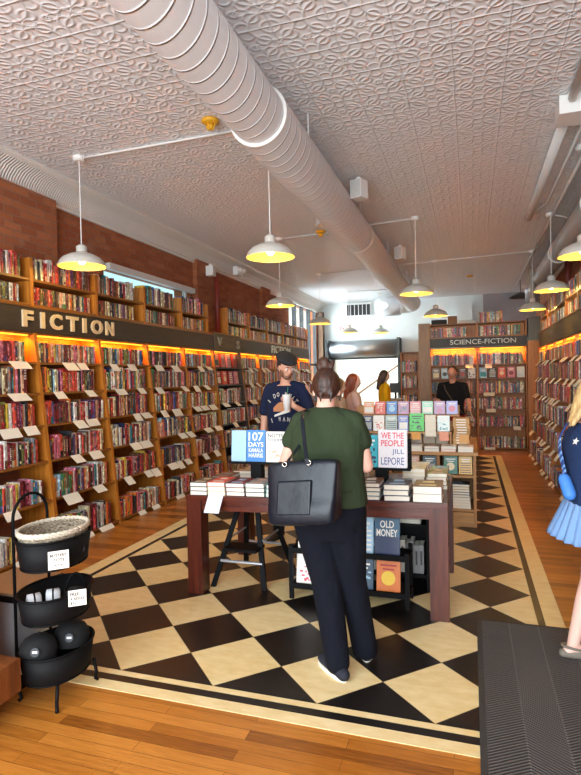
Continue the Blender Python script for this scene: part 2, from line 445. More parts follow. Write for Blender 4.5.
def upper(loc, rz, Wd, y0, D, z0, z1, z2, label, group=None, wv=CASEW, wh=CASEH):
    r = empty('upper_bookshelf', loc, rz, label, 'bookshelf', group)
    for x0 in (0, Wd - .02): MB().box(x0, x0 + .02, y0, D, z0, z2).build('side_panel', wv, r)
    MB().box(.02, Wd - .02, y0, D, z0, z0 + .022).build('shelf', wh, r)
    MB().box(.02, Wd - .02, y0, D, z1 - .022, z1).build('shelf', wh, r)
    MB().box(.02, Wd - .02, D - .01, D, z0 + .022, z1 - .022).build('back_panel', wv, r)
    return r

BOOKS = []; CARDS = []
def row(loc, rz, Wd, yfront, z, gap, where, fill=.97, cards=3, hmin=.185, skip=None, depth=.135, x0=.022, pal=None):
    """fill one shelf with upright books, spines out; cards hang from its edge"""
    M = Matrix.Translation(loc) @ Matrix.Rotation(rz, 4, 'Z')
    x = x0 + .002; lim = x0 + (Wd - .044) * fill; idx = 0
    hb = R.uniform(.205, .24)
    while True:
        t = R.choice([.018, .022, .025, .028, .03, .034, .04]) * R.uniform(.9, 1.1)
        if x + t > lim: break
        if skip and skip[0] < x + t and x < skip[1]: x = skip[1]; continue
        h = min(gap - (.035 if gap > .28 else .075), max(hmin, R.gauss(hb, .016))); d = depth * R.uniform(.92, 1.1)
        ci = R.choices(range(20), WT)[0] if not pal else R.choice(pal)
        b1 = R.choices(range(20), WT)[0]
        yin = R.uniform(.012, .03)
        p = M @ Vector((x, yfront + yin, z + .001)); s = seen(M @ Vector((x + t / 2, yfront, z + h / 2)))
        if s and -6 < s[0] < 590 and s[1] < 780:
            idx += 1
            BOOKS.append(dict(p=p, rz=rz, t=t, h=h, d=d, c=ci, b=b1, w=where, i=idx, size=t * h / s[2] ** 2, s=s, st=R.random()))
        x += t + R.choice([.0008, .0008, .0015, .003])
    if cards:
        n = int(cards + R.random() * 1.4)
        xs = sorted(R.uniform(.05, Wd - .24) for _ in range(n)); last = -1; k = 0
        for q in xs:
            w = R.choice([.14, .16, .19, .22])
            if q < last or q + w > Wd - .03: continue
            last = q + w
            pc = M @ Vector((q, yfront - .001, z + .002)); s = seen(pc)
            if s and -8 < s[0] < 585:
                k += 1; CARDS.append((pc, rz, w, R.uniform(.09, .12), R.uniform(38, 58), where, k))

YL = [.785 + .985 * i for i in range(6)]       # left bays 0..4
XB, TL = -1.95, .108
def bays(side, idx, loc, rz, Wd, D, tilt, place, glow=1, dark=False, pal=None, cards=3.1):
    if dark: r = bookcase(loc, rz, Wd, D, tilt, place[1], wv=DARKW, wh=DARKW, glow=.25)
    else: r = bookcase(loc, rz, Wd, D, tilt, place[1], glow=glow)
    for k, z in enumerate(LEV):
        gap = (LEV + [2.10])[k + 1] - z
        if dark and k >= 4: continue
        row(loc, rz, Wd, tilt * z, z, gap, 'on the %s shelf of the %s' % (ROWN[k], place[0]), fill=R.uniform(.86, .99), cards=cards, pal=pal, skip=(.48, .80) if (side, idx, k) == ('l', 0, 0) else None)
    return r
for i in range(5):
    n = '%s fiction bay' % ORD[i + 1]
    bays('l', i, (XB, YL[i], 0), pi / 2, .985, .5, TL, (n, 'oak bookcase packed with fiction, the %s bay from the front along the brick wall' % ORD[i + 1]))
    upper((XB, YL[i], 0), pi / 2, .985 if i < 4 else .87, .25, .5, 2.385, 2.655, 2.86, 'two-level oak shelf above the sign over the %s' % n)
    for k, z in enumerate((2.407, 2.655)):
        row((XB, YL[i], 0), pi / 2, .985 if i < 4 else .87, .25, z, .245 if k == 0 else .3, 'on the %s level over the %s' % (('lower', 'upper')[k], n), fill=R.uniform(.8, .97), cards=0, x0=.022 + (.0 if i else 0))
bays('l', 5, (XB, 5.72, 0), pi / 2, 1.1, .5, TL, ('dark bay', 'dark-stained bookcase with small weathered sign between the two fiction runs'), dark=True)
for i in range(5):
    y0 = 6.84 + i * .915
    n = '%s far fiction bay' % ORD[i + 1]
    bays('l', 6 + i, (XB, y0, 0), pi / 2, .915, .5, TL, (n, 'oak fiction bookcase, the %s bay past the dark bookcase on the brick wall' % ORD[i + 1]))
for i in range(5):
    y0 = 6.36 + i * 1.01
    n = '%s upper unit' % ORD[i + 1]
    upper((XB, y0, 0), pi / 2, 1.01, .25, .5, 2.385, 2.655, 2.9, 'high two-level shelf, the %s unit beyond the red pipe' % ORD[i + 1])
    for k, z in enumerate((2.407, 2.655)): row((XB, y0, 0), pi / 2, 1.01, .25, z, .245 if k == 0 else .3, 'u', fill=.97, cards=0)
# back wall: science-fiction
YS = 9.92
for i in range(2):
    n = ('left', 'right')[i]
    lc = (1.045 + i * .985, YS, 0)
    r = bookcase(lc, 0, .985, .3, .0, 'oak bookcase under the science-fiction sign, the %s one of two' % n, glow=1.2, top=2.2)
    for k, z in enumerate(LEV):
        if k == 4: continue
        row(lc, 0, .985, 0, z, (LEV + [2.2])[k + 1] - z, 'on the %s shelf of the %s science-fiction case' % (ROWN[k], n), fill=.97, cards=.9)
    upper(lc, 0, .985, .0, .3, 2.42, 2.73, 2.75, 'open shelf above the science-fiction sign, %s half' % n)
    row(lc, 0, .985, .0, 2.442, .28, 's', fill=(.8, .9)[i], cards=0)
    if i: row((2.05, YS, 0), 0, .6, .0, 2.73, .3, 's', fill=.9, cards=0)
lc = (.39, YS + .05, 0)
NLEV = [.04, .5, .95, 1.35, 1.7]
bookcase(lc, 0, .40, .3, 0, 'narrow orange wooden bookcase beside the roller door opening', glow=0, top=2.15, lev=NLEV)
for k, z in enumerate(NLEV): row(lc, 0, .40, 0, z, .33, 'n', cards=0)
tag(MB().box(.80, 1.042, YS - .03, YS + .32, 0, 2.76).build('end_panel_cabinet', wood('grey_brown_wood', '7a5a40', 'a08464', 'z')), 'tall grey-brown wooden end cabinet left of the science-fiction shelves', 'cabinet')
tag(MB().box(3.03, 3.38, YS - .02, YS + .3, 0, 2.3).build('corner_cabinet', CASEW), 'narrow orange wooden corner panel right of the science-fiction shelves', 'cabinet')
tag(MB().box(3.05, 3.36, YS, YS + .28, 2.3, 2.8).build('storage_box', mat('grey_box', '6e706c', .7)), 'grey box standing high in the corner right of the science-fiction sign', 'box')
# right wall
for i in range(6):
    y1 = 9.3 - i * .985
    n = '%s right-wall bay' % ORD[i + 1]
    bays('r', i, (2.98, y1, 0), -pi / 2, .985, .57, .1, (n, 'oak bookcase on the right brick wall, %s bay from the rear corner' % ORD[i + 1]), cards=2.6)
    upper((2.98, y1, 0), -pi / 2, .985, .24, .57, 2.42, 2.69, 2.9, 'two-level shelf above the grey band over the %s' % n)
    for k, z in enumerate((2.442, 2.69)): row((2.98, y1, 0), -pi / 2, .985, .24, z, .245 if k == 0 else .3, 'r', fill=R.uniform(.8, .97), cards=0)

# face-out books
FACE_N = 0
def face_book(loc, rz, w, h, d, c, c2, label, name='display_book', lean=8, words=None, wcol='white', style=0, group=None):
    """a book shown front cover out, leaning back: cover with pages as its part"""
    r = empty(name, (loc[0], loc[1], loc[2] + d * sin(radians(abs(lean))) + .0012), rz, label, 'book', group); r.rotation_euler = (radians(-lean), 0, rz)
    mb = MB(); mb.box(0, w, 0, .003, 0, h).box(0, w, d - .003, d, 0, h).box(0, .003, .003, d - .003, 0, h)
    mb.m = 1
    if style == 0: mb.box(w * .1, w * .9, -.0006, 0, h * .12, h * .55)
    elif style == 1: mb.lathe([(w * .3, 0), (.0001, .0)], (0, 0, 0), 4) if 0 else mb.prism([(w * .5 + w * .3 * cos(a * pi / 8), h * .42 + w * .3 * sin(a * pi / 8)) for a in range(16)], -.0006, 0, 'y')
    elif style == 2:
        for k in range(5): mb.box(w * .08, w * .92, -.0006, 0, h * (.08 + .13 * k), h * (.08 + .13 * k) + h * .05)
    elif style == 3:
        for k in range(14):
            a = R.uniform(.08, .8) * w; b_ = R.uniform(.05, .55) * h
            mb.box(a, a + w * R.uniform(.05, .16), -.0006, 0, b_, b_ + h * R.uniform(.03, .1))
    elif style == 4:
        mb.box(0, w, -.0004, 0, h * .0, h * .5)
    mb.m = 2
    if words:
        n = len(words); z = h * .93
        for txt, hh, ind in words:
            mb.text(txt, w * ind, w * (1 - ind), z - h * hh, z, -.0008, .0006, .02); z -= h * hh + h * .035
    elif style != 5:
        mb.box(w * .15, w * .85, -.0006, 0, h * .80, h * .86).box(w * .25, w * .75, -.0006, 0, h * .68, h * .73)
    mb.build('cover', [cover_flat(c), cover_flat(c2), cover_flat(wcol)], r)
    MB().box(.003, w - .004, .003, d - .003, .004, h - .004).build('pages', PAGE, r)
    return r
def cover_flat(c):
    hexc = PAL.get(c, c); return mat('jacket_' + c.replace(' ', '_'), hexc, .35, var=.08, vs=60)
# dark bay: red and pale books shown face out on the two top shelves
for k, z in ((4, 1.53), (5, 1.83)):
    for j in range(4):
        c = ['crimson', 'coral red', 'crimson', 'pink'][(j + k) % 4]; c2 = ['white', 'black', 'cream', 'maroon'][(j * 2 + k) % 4]
        face_book((XB - TL * z - .05, 5.72 + .09 + j * .25, z), pi / 2, .16, .235, .03, c, c2,
                  '%s book with %s panel facing out, %s on %s shelf of the dark bay' % (c, c2, ORD[j + 1], ROWN[k]), lean=6, style=j % 4)
# sci-fi second shelf: covers out
k = 0
for i in range(2):
    cs = [('grey', 'cream', 0), ('pale blue', 'charcoal', 1), ('charcoal', 'pale blue', 3), ('brown', 'crimson', 1), ('white', 'navy', 3)] if i == 0 else [('pale blue', 'teal', 0), ('black', 'white', 2), ('coral red', 'cream', 1), ('pink', 'maroon', 1), ('white', 'pale blue', 3)]
    for j, (c, c2, st) in enumerate(cs):
        face_book((1.085 + i * .985 + j * .188, YS + .045, 1.532), 0, .15, .225, .03, c, c2,
                  '%s book face out, %s along the second shelf of the %s science-fiction case' % (c, ORD[j + 1], ('left', 'right')[i]), lean=8, style=st)

# ---- books: the 300 that show largest each as an object, the rest one mass
def book_geo(mb, b, fine):
    t, h, d = b['t'], b['h'], b['d']
    mb.m = b['c']
    if fine:
        mb.box(0, .002, .002, d, 0, h).box(t - .002, t, .002, d, 0, h)
        e = min(.005, t * .25)
        mb.prism([(0, .004), (e, .0008), (t / 2, 0), (t - e, .0008), (t, .004), (t - .002, .006), (.002, .006)], 0, h, 'z')
        mb.m = 20; mb.box(.002, t - .002, .006, d - .003, .003, h - .004)
    else:
        mb.box(0, t, 0, d, 0, h)
        mb.m = 20; mb.add([(.002, .004, h + .0003), (t - .002, .004, h + .0003), (t - .002, d, h + .0003), (.002, d, h + .0003)], [(0, 1, 2, 3)])
    mb.m = b['b']; st = b['st']
    def q(z0, z1, a=.18):
        y = -.0006; mb.add([(t * a, y, z0 * h), (t * (1 - a), y, z0 * h), (t * (1 - a), y, z1 * h), (t * a, y, z1 * h)], [(0, 1, 2, 3)])
    if st < .3: q(.74, .92); q(.1, .2)
    elif st < .55: q(.25, .85, .35)
    elif st < .75:
        for k in range(7): q(.3 + k * .08, .345 + k * .08, .28)
        q(.06, .13, .3)
    elif st < .9: q(.0, .3, .0); q(.45, .8, .38)
    else:
        for k in range(4): q(.5 + k * .1, .56 + k * .1, .2)
def hidden(s): return (s[0] < 92 and s[1] > 500) or s[0] < 0 or (s[0] > 546 and s[1] > 415) or (258 < s[0] < 312 and s[1] > 352)
order = sorted(BOOKS, key=lambda b: -b['size'] if not hidden(b['s']) else 1)
near = set(id(b) for b in order[:300])
mass = MB()
for b in BOOKS:
    lean = 0
    if id(b) in near:
        mb = MB(); book_geo(mb, b, True)
        o = mb.build('paperback_book', PMATS, None, b['p'], b['rz'])
        thick = 'thin' if b['t'] < .023 else 'thick' if b['t'] > .033 else 'medium'
        tag(o, '%s %s book, %s from the left %s' % (thick, PN[b['c']], ORD[b['i']], b['w'].replace('on the', 'on').replace('shelf of the', 'shelf of').replace('level over the', 'level over')), 'book', 'books standing along the fiction shelves')
    else:
        mass.T = Matrix.Translation(b['p']) @ Matrix.Rotation(b['rz'], 4, 'Z')
        book_geo(mass, b, False)
tag(mass.build('shelved_books', PMATS), 'rows of assorted upright books packing the farther wall shelves', 'books', kind='stuff')
print('BOOKS', len(BOOKS), 'cards', len(CARDS))
cn = {}
for (pc, rz, w, l, ang, where, k) in CARDS:
    mb = MB(); a = radians(ang)
    mb.prism([(0, 0), (-l * cos(a), -l * sin(a)), (-l * cos(a) - .001, -l * sin(a) + .0015), (-.001, .002)], 0, w, 'x')
    o = mb.build('shelf_talker_card', CARD, None, pc, rz)
    tag(o, 'white card off the edge, %s %s' % (ORD[k], where), 'card', 'handwritten shelf talker cards')

# ---- sign boards
SIGNB = wood('dark_sign_board', '241d1a', '3e332d', 'x', rough=.6)
SILV = mat('silver_letters', 'b8b8b0', .4, .2)
CREAML = mat('cream_wood_letters', 'd8bf98', .6)
def sign_board(loc, rz, Wd, z0, z1, label, letters=None, m=SIGNB, lm=CREAML, bold=.02, th=.03, depth=.02):
    r = empty('sign_board', loc, rz, label, 'sign')
    MB().box(0, Wd, 0, th, z0, z1).build('board', m, r)
    MB().box(0, Wd, -.008, th, z1, z1 + .012).build('ledge', CASEH, r)
    for (body, x0, x1, a, b) in letters or []:
        mb = MB(); mb.text(body, x0, x1, a, b, -.0005, depth, bold); mb.build('lettering', lm, r)
    return r
ys0 = YL[0]
r = sign_board((-2.175, ys0, 0), pi / 2, 5.72 - ys0, 2.125, 2.365, 'long dark board with cream wooden FICTION letters above the near left shelves')
segs = [('F', 1.60, 1.735), ('I', 1.835, 1.885), ('C', 1.965, 2.135), ('T', 2.205, 2.385), ('I', 2.46, 2.515), ('O', 2.60, 2.80), ('N', 2.86, 3.01)]
for ch, a, b in segs:
    mb = MB(); mb.text(ch, a - ys0, b - ys0, 2.17, 2.33, -.0005, .02, .035); mb.build('letter', CREAML, r)
WEATH = wood('weathered_grey_wood', '3a342f', '635a50', 'x', rough=.8)
sign_board((-2.16, 5.74, 0), pi / 2, 1.08, 2.125, 2.40, 'weathered grey board with pale worn lettering above the dark bookcase',
           [('V', .08, .26, 2.2, 2.34), ('S', .88, 1.0, 2.17, 2.32)], WEATH, mat('worn_letters', '8c877c', .8))
r = sign_board((-2.175, 6.84, 0), pi / 2, 4.575, 2.125, 2.365, 'dark board with FICTION letters on the far run of left shelves', [('FICTION', 1.66, 2.93, 2.17, 2.33)], lm=SILV, bold=.0)
r = sign_board((1.045, YS - .032, 0), 0, 1.97, 2.21, 2.41, 'black board with silver SCIENCE-FICTION letters on the back shelves', [('SCIENCE-FICTION', .43, 1.76, 2.27, 2.37)], mat('black_sign', '161618', .5), SILV, bold=.0)
sign_board((3.19, 9.3, 0), -pi / 2, 5.91, 2.13, 2.40, 'weathered grey-brown valance board along the right wall shelves', None, WEATH)
# ---------------------------------------------------------------- ceiling services
DUCTM = bpy.data.materials.new('white_spiral_duct'); t = NT(DUCTM); o, X, Y, Z = t.xyz('obj')
ring = t.m('FRACT', t.m('MULTIPLY', t.m('ADD', Y, t.m('MULTIPLY', X, .25)), 7.5))
rd = t.m('EXPONENT', t.m('MULTIPLY', t.m('POWER', t.m('DIVIDE', t.m('SUBTRACT', ring, .5), .05), 2), -1))
t.bump(rd, .012); t.col(lin('dfe2e4')); t.b.inputs['Roughness'].default_value = .4
DX, DZ = .42, 3.57
r = empty('spiral_duct', (DX, 0, DZ), 0, 'big white spiral air duct running the length of the ceiling', 'air duct')
def seg(y0, y1, rad, nm='duct_section', dx=0, dz=0):
    mb = MB(); mb.smooth = True; mb.tube([(dx, y0 + (y1 - y0) * i / 4, dz) for i in range(5)], rad, 40, cap=False); return mb.build(nm, DUCTM, r)
def band(y, rad, w=.05):
    mb = MB(); mb.smooth = False; mb.tube([(0, y - w, 0), (0, y + w, 0)], rad, 40); mb.build('joint_collar', WHITE, r)
seg(YF + .05, 1.25, .205); seg(1.25, 5.0, .225); seg(5.0, 8.6, .222); seg(8.6, 12.55, .22)
band(1.25, .227, .012); band(5.0, .229, .015); band(8.6, .226, .015)
mb = MB(); mb.smooth = True
mb.tube([(0, 12.5, 0)] + [(-.3 + .3 * cos(a * pi / 12), 12.55 + .35 * sin(a * pi / 12), 0) for a in range(0, 7)] + [(-.85, 12.9, -.02)], .215, 28); mb.build('elbow', WHITE, r)
mb = MB(); mb.smooth = True; mb.tube([(-.35, 12.75, -.02), (-1.0, 12.75, -.04)], .26, 28); mb.build('branch_duct', DUCTM, r)
for yy in (-1.5, 1.9, 4.2, 6.6, 9.4):
    mb = MB(); mb.tube([(-.2, yy, .02), (-.2, yy, ZC - DZ)], .006, 6).tube([(.2, yy, .02), (.2, yy, ZC - DZ)], .006, 6); mb.build('hanger_rod', BLACK if 0 else WHITE, r)
# right duct and pipes
GRYD = mat('pale_grey_duct', 'a9b0b4', .4, .2, var=.05)
r = empty('side_duct', (3.20, 0, 3.45), 0, 'pale grey round duct high along the right wall above the shelves', 'air duct')
mb = MB(); mb.smooth = True; mb.tube([(0, -1.4 + i, 0) for i in range(12)], .15, 28); mb.build('duct_section', GRYD, r)
mb = MB(); mb.smooth = True; mb.tube([(0, 9.6, 0), (.0, 9.85, -.02), (-.05, 9.98, -.1), (-.05, 10.0, -.35)], .15, 20); mb.build('elbow', GRYD, r)
for yy in (1.5, 4.1, 6.7, 9.3): 
    mb = MB(); mb.tube([(0, yy - .02, 0), (0, yy + .02, 0)], .16, 28); mb.build('joint_collar', WHITE, r)
PIPEM = mat('painted_pipe', 'd4d2ce', .4, var=.04)
def pipe(name, pts, rad, label, m=PIPEM, cat='pipe', n=10):
    mb = MB(); mb.smooth = True; mb.tube(pts, rad, n); return tag(mb.build(name, m), label, cat)
pipe('ceiling_pipe', [(2.69, -2, 3.80), (2.69, 2.3, 3.80)], .035, 'white ceiling pipe feeding into the square box on the right')
pipe('ceiling_pipe', [(2.69, 2.62, 3.79), (2.69, 5.8, 3.79), (2.69, 5.84, 3.82)], .045, 'thick white ceiling pipe ending short past the square box on the right')
tag(MB().box(2.60, 2.90, 2.33, 2.60, 3.70, 3.848).build('junction_box', WHITE), 'white square box on the ceiling between the right-hand pipes', 'box')
pipe('ceiling_pipe', [(2.86, 1.5, 3.81), (2.86, 5.2, 3.81), (2.78, 5.45, 3.81), (2.76, 5.55, 3.79)], .014, 'thin bent white pipe between the thick pipe and the lamp conduit')
pipe('ceiling_pipe', [(3.005, -.5, 3.815), (3.005, 12.6, 3.815)], .02, 'long straight white conduit joining the right-hand row of lamps')
pipe('ceiling_pipe', [(3.005, 5.9, 3.83), (3.2, 6.0, 3.80), (3.42, 6.7, 3.80)], .012, 'short bent conduit from the right lamp rose towards the wall')
pipe('conduit', [(-1.70, 1.96, 3.835), (-1.5, 1.96, 3.835), (-.1, 1.95, 3.835), (.1, 2.33, 3.835)], .012, 'white conduit from the near left lamp towards the big duct')
pipe('conduit', [(-.98, 5.7, 3.835), (-.25, 5.65, 3.835), (.2, 5.5, 3.835), (1.176, 5.364, 3.835)], .012, 'white conduit crossing the ceiling at the second yellow detector')
pipe('conduit', [(-1.17, 8.85, 3.835), (-.2, 8.7, 3.835), (1.26, 8.5, 3.835), (3.0, 8.35, 3.835)], .012, 'white conduit crossing the ceiling between the middle lamp rows')
pipe('conduit', [(-1.1, 11.5, 3.83), (.1, 11.6, 3.83)], .014, 'white conduit near the back wall vent')
REDP = mat('red_oxide_pipe', '7c2c20', .5)
mb = MB(); mb.smooth = True; mb.tube([(-2.33, 6.22, 2.4), (-2.33, 6.22, 3.45)], .045, 14)
tag(mb.build('standpipe', REDP), 'dark red vertical pipe on the brick wall between the two upper shelf runs', 'pipe')
mb = MB(); mb.smooth = True; mb.tube([(3.53, 8.1, 2.95), (3.53, 8.1, 3.75)], .05, 14); tag(mb.build('standpipe', REDP), 'dark red vertical pipe on the right brick wall behind the duct', 'pipe')
mb = MB(); mb.smooth = True; mb.tube([(3.05, 9.05, 2.92), (3.05, 9.05, 3.62)], .06, 14); tag(mb.build('standpipe', mat('grey_pipe', 'a39b90', .5)), 'grey vertical pipe rising near the rear right corner by the duct end', 'pipe')
# yellow detectors
YEL = mat('amber_plastic', 'd9a020', .45)
for (x, y, l) in ((-.20, 1.72, 'yellow round detector on the ceiling left of the big duct, nearer one'), (-.25, 5.55, 'yellow round detector on the ceiling left of the big duct, farther one')):
    r = empty('heat_detector', (x, y, ZC), 0, l, 'detector', 'yellow ceiling detectors')
    mb = MB(); mb.smooth = True; mb.lathe([(.0001, 0), (.075, 0), (.078, -.02), (.05, -.035), (.0001, -.036)], n=24); mb.build('base', YEL, r)
    mb = MB(); mb.smooth = True; mb.lathe([(.0001, -.03), (.03, -.036), (.03, -.07), (.012, -.085), (.0001, -.086)], n=16); mb.build('sensor', YEL, r)
    mb = MB()
    for k in range(4): mb.tube([(.05 * cos(k * pi / 2), .05 * sin(k * pi / 2), -.03), (.02 * cos(k * pi / 2), .02 * sin(k * pi / 2), -.09)], .005, 6)
    mb.build('guard', YEL, r)
mb = MB(); mb.smooth = True; mb.lathe([(.0001, 0), (.07, 0), (.07, -.03), (.0001, -.04)], (1.9, 10.5, ZC), 20); tag(mb.build('heat_detector', YEL), 'small amber detector on the far ceiling before the back wall', 'detector')
# white boxes by the duct and wall
def speaker(loc, w, h, rz, label):
    r = empty('wall_speaker', loc, rz, label, 'speaker')
    MB().box(-w / 2, w / 2, -.07, .07, -h / 2, h / 2).build('cabinet', WHITE, r)
    MB().box(-w / 2 + .01, w / 2 - .01, -.076, -.07, -h / 2 + .01, h / 2 - .01).build('grille', mat('pale_grille', 'c4c2bc', .7), r)
    MB().box(-.02, .02, -.02, .02, h / 2, h / 2 + .04).build('bracket', WHITE, r)
speaker((.74, 3.50, 3.70), .14, .20, -.4, 'white box speaker on the ceiling right of the big duct')
speaker((.78, 6.9, 3.70), .14, .20, -.4, 'smaller-looking white box speaker farther along the right of the duct')
speaker((.08, 4.35, 3.70), .12, .20, .5, 'white box speaker on the ceiling left of the big duct')
speaker((-2.36, 6.05, 3.50), .13, .17, pi / 2, 'white box fitting at the top of the brick pilaster under the cornice')
r = empty('emergency_light', (-2.28, 7.05, 3.66), pi / 2, 'white twin-headed emergency light under the left cornice', 'light')
MB().box(-.12, .12, -.05, .05, -.08, .08).build('body', WHITE, r)
for s_ in (-1, 1):
    mb = MB(); mb.smooth = True; mb.tube([(s_ * .08, -.05, .02), (s_ * .08, -.12, .0)], .045, 14); mb.build('head', WHITE, r)
r = empty('roller_blind', (XL + .03, WIN1[0], WIN1[3]), pi / 2, 'white roller blind cassette over the side window behind the shelves', 'blind')
MB().box(0, WIN1[1] - WIN1[0], -.07, .0, -.075, .005).build('cassette', mat('blind_box', 'd2d0cc', .5), r)

# ---- pendant lamps
ENAM = mat('shade_enamel', 'c6c3ba', .35, var=.05)
INN = mat('shade_inside_glow_tint', 'd8bc68', .4, var=.03)  # white enamel tinted yellow: the warm bulb glow is painted into the colour
BULB = mat('lit_bulb', 'fff0c0', emit='ffe0a0', es=14)
def lamp_proto():
    r = empty('pendant_lamp', (0, 0, 0), 0, 'x', 'pendant lamp', 'white dome pendant lamps')
    zr = 2.77 - ZC
    mb = MB(); mb.smooth = True
    mb.lathe([(.23, 0), (.228, .012), (.215, .045), (.18, .085), (.13, .112), (.08, .13), (.05, .142)], (0, 0, zr), 40)
    sh = mb.build('shade', ENAM, r)
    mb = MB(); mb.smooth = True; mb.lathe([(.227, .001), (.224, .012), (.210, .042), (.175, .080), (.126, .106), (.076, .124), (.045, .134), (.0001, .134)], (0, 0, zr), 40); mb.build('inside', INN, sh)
    mb = MB(); mb.smooth = True; mb.lathe([(.052, .12), (.052, .195), (.035, .21), (.012, .22), (.0001, .22)], (0, 0, zr), 20); mb.build('socket', ENAM, r)
    mb = MB(); mb.smooth = True; mb.lathe([(.0001, .022), (.022, .025), (.036, .045), (.034, .07), (.02, .09), (.018, .105), (.0001, .105)], (0, 0, zr), 20); mb.build('bulb', BULB, r)
    mb = MB(); mb.tube([(0, 0, zr + .2), (0, 0, -.03)], .005, 8); mb.build('cord', WHITE, r)
    mb = MB(); mb.smooth = False; mb.lathe([(.0001, 0), (.06, 0), (.06, -.03), (.045, -.045), (.0001, -.045)], n=16); mb.build('ceiling_rose', WHITE, r)
    return r
LAMPS = [(-1.756, 1.962, 'white dome pendant lamp hanging before the brick wall above the FICTION sign'), (.10, 2.33, 'white dome pendant lamp hanging just left of the duct, above the capped man'),
         (-.98, 5.7, 'white dome pendant lamp in the left row before the emergency light'), (-1.17, 8.85, 'white dome pendant lamp hanging before the far left shopfront windows'),
         (1.176, 5.364, 'white dome pendant lamp right of the duct, larger of the pair over the island'), (1.26, 8.5, 'white dome pendant lamp over the left half of the science-fiction shelves'),
         (2.985, 5.91, 'white dome pendant lamp in the right row, second nearest'), (2.985, 8.35, 'white dome pendant lamp in the right row, before the grey corner box'),
         (2.965, 3.50, 'white dome pendant lamp cut by the right edge of the picture'), (-1.12, 11.6, 'small-looking pendant lamp hanging right under the red exit sign'),
         (-.40, 12.2, 'small-looking pendant lamp in front of the steel shutter drum')]
lp = lamp_proto()
for i, (x, y, l) in enumerate(LAMPS):
    o = lp if i == 0 else copy_tree(lp, (0, 0, 0))
    o.location = (x, y, ZC); o['label'] = l
    li = bpy.data.lights.new('bulb_light', 'POINT'); li.energy = 7; li.color = (1, .70, .20); li.shadow_soft_size = .03
    lo = bpy.data.objects.new('bulb_light', li); COL.objects.link(lo); lo.location = (x, y, 2.785)
r = empty('pendant_lamp', (3.05, 11.7, ZC), 0, 'dark unlit pendant lamp hung high before the grey back wall', 'pendant lamp')
mb = MB(); mb.smooth = True; mb.lathe([(.26, -.42), (.2, -.37), (.1, -.33), (.03, -.3), (.0001, -.3)], n=28); mb.build('shade', mat('dark_shade', '4a4c4e', .5), r)
mb = MB(); mb.tube([(0, 0, -.3), (0, 0, 0)], .006, 6); mb.build('cord', BLACK, r)

# ---------------------------------------------------------------- front display table
REDW = wood('mahogany', '2c0d08', '60281a', 'z', .8, .3); REDWX = wood('mahogany_rail', '320f09', '682d1c', 'x', .8, .28)
def TZ(x): return .752 + .019 * (x + .15)
TX0, TX1, TY0, TY1 = -.175, 1.735, 1.09, 2.17
r = empty('display_table', (0, 0, 0), 0, 'dark red wooden display table stacked with new hardcovers', 'table')
mb = MB(); zz = [TZ(TX0), TZ(TX1)]
mb.prism([(TX0, zz[0] - .035), (TX1, zz[1] - .035), (TX1, zz[1]), (TX0, zz[0])], TY0, TY1, 'y'); mb.build('tabletop', REDWX, r)
for (x, y) in ((TX0, TY0 + .01), (TX1 - .12, TY0 + .01), (TX0, TY1 - .13), (TX1 - .12, TY1 - .13)):
    z1 = TZ(x + .06) - .036; mb = MB(); mb.prism([(x, .003), (x + .12, .003), (x + .12, TZ(x + .12) - .036), (x, TZ(x) - .036)], y, y + .12, 'y'); mb.build('leg', REDW, r)
for y in (TY0 + .03, TY1 - .06):
    mb = MB(); a, b = TX0 + .12, TX1 - .12; mb.prism([(a, TZ(a) - .118), (b, TZ(b) - .118), (b, TZ(b) - .036), (a, TZ(a) - .036)], y, y + .03, 'y'); mb.build('apron', REDWX, r)
for x in (TX0 + .03, TX1 - .06): MB().box(x, x + .03, TY0 + .13, TY1 - .13, TZ(x) - .118, TZ(x) - .037).build('side_apron', REDW, r)

def hardcover(x, y, z, w, d, h, c, label, rz=0, group=None, ry=0):
    r = empty('hardcover_book', (x, y, z), rz, label, 'book', group or 'hardcovers lying in stacks'); r.rotation_euler = (0, ry, rz)
    e = .0025
    mb = MB(); mb.box(0, w, 0, d, 0, e).box(0, w, 0, d, h - e, h).box(0, e, 0, d, e, h - e)
    mb.m = 1; mb.box(w * .2, w * .8, d * .15, d * .3, h, h + .0005).box(w * .3, w * .7, d * .55, d * .8, h, h + .0005)
    mb.build('cover', [cover_flat(c), cover_flat(R.choice(['white', 'cream', 'grey', 'peach', 'pale blue']))], r)
    MB().box(e, w - .004, .004, d - .004, e, h - e).build('pages', PAGE, r)
    return r
LV = {1: ['only one'], 2: ['lower', 'upper'], 3: ['lowest', 'middle', 'topmost'], 4: ['lowest', 'second from bottom', 'third from bottom', 'topmost'],
      5: ['lowest', 'second from bottom', 'middle', 'fourth from bottom', 'topmost']}
def stack(x, y, w, d, hs, cols, where, tz=None, ry=-.019, lab=None):
    z = (TZ(x) if tz is None else tz) + .001
    for k, h in enumerate(hs):
        c = cols[k % len(cols)]; j = R.uniform(-.004, .004)
        hardcover(x + j, y + R.uniform(-.004, .004), z, w, d, h - .0008, c, '%s hardcover, %s in stack %s' % (c, LV[len(hs)][k] if len(hs) < 6 else '%s from bottom' % ORD[k + 1], where), ry=ry)
        z += h
DKG = 'charcoal'
stack(-.145, 1.105, .14, .23, [.032] * 3, [DKG], 'at the left front corner of the red table')
stack(.005, 1.10, .14, .23, [.034] * 3, ['cream', 'cream', 'coral red'], 'with the hanging price card, red table front')
stack(.155, 1.105, .145, .23, [.032] * 3, ['maroon'], 'third from the left, red table front')
stack(.31, 1.105, .145, .23, [.032] * 3, [DKG, DKG, 'grey'], 'beside the black tote bag, red table front')
stack(.47, 1.105, .15, .23, [.03] * 3, ['teal'], 'just behind the black tote bag, red table front')
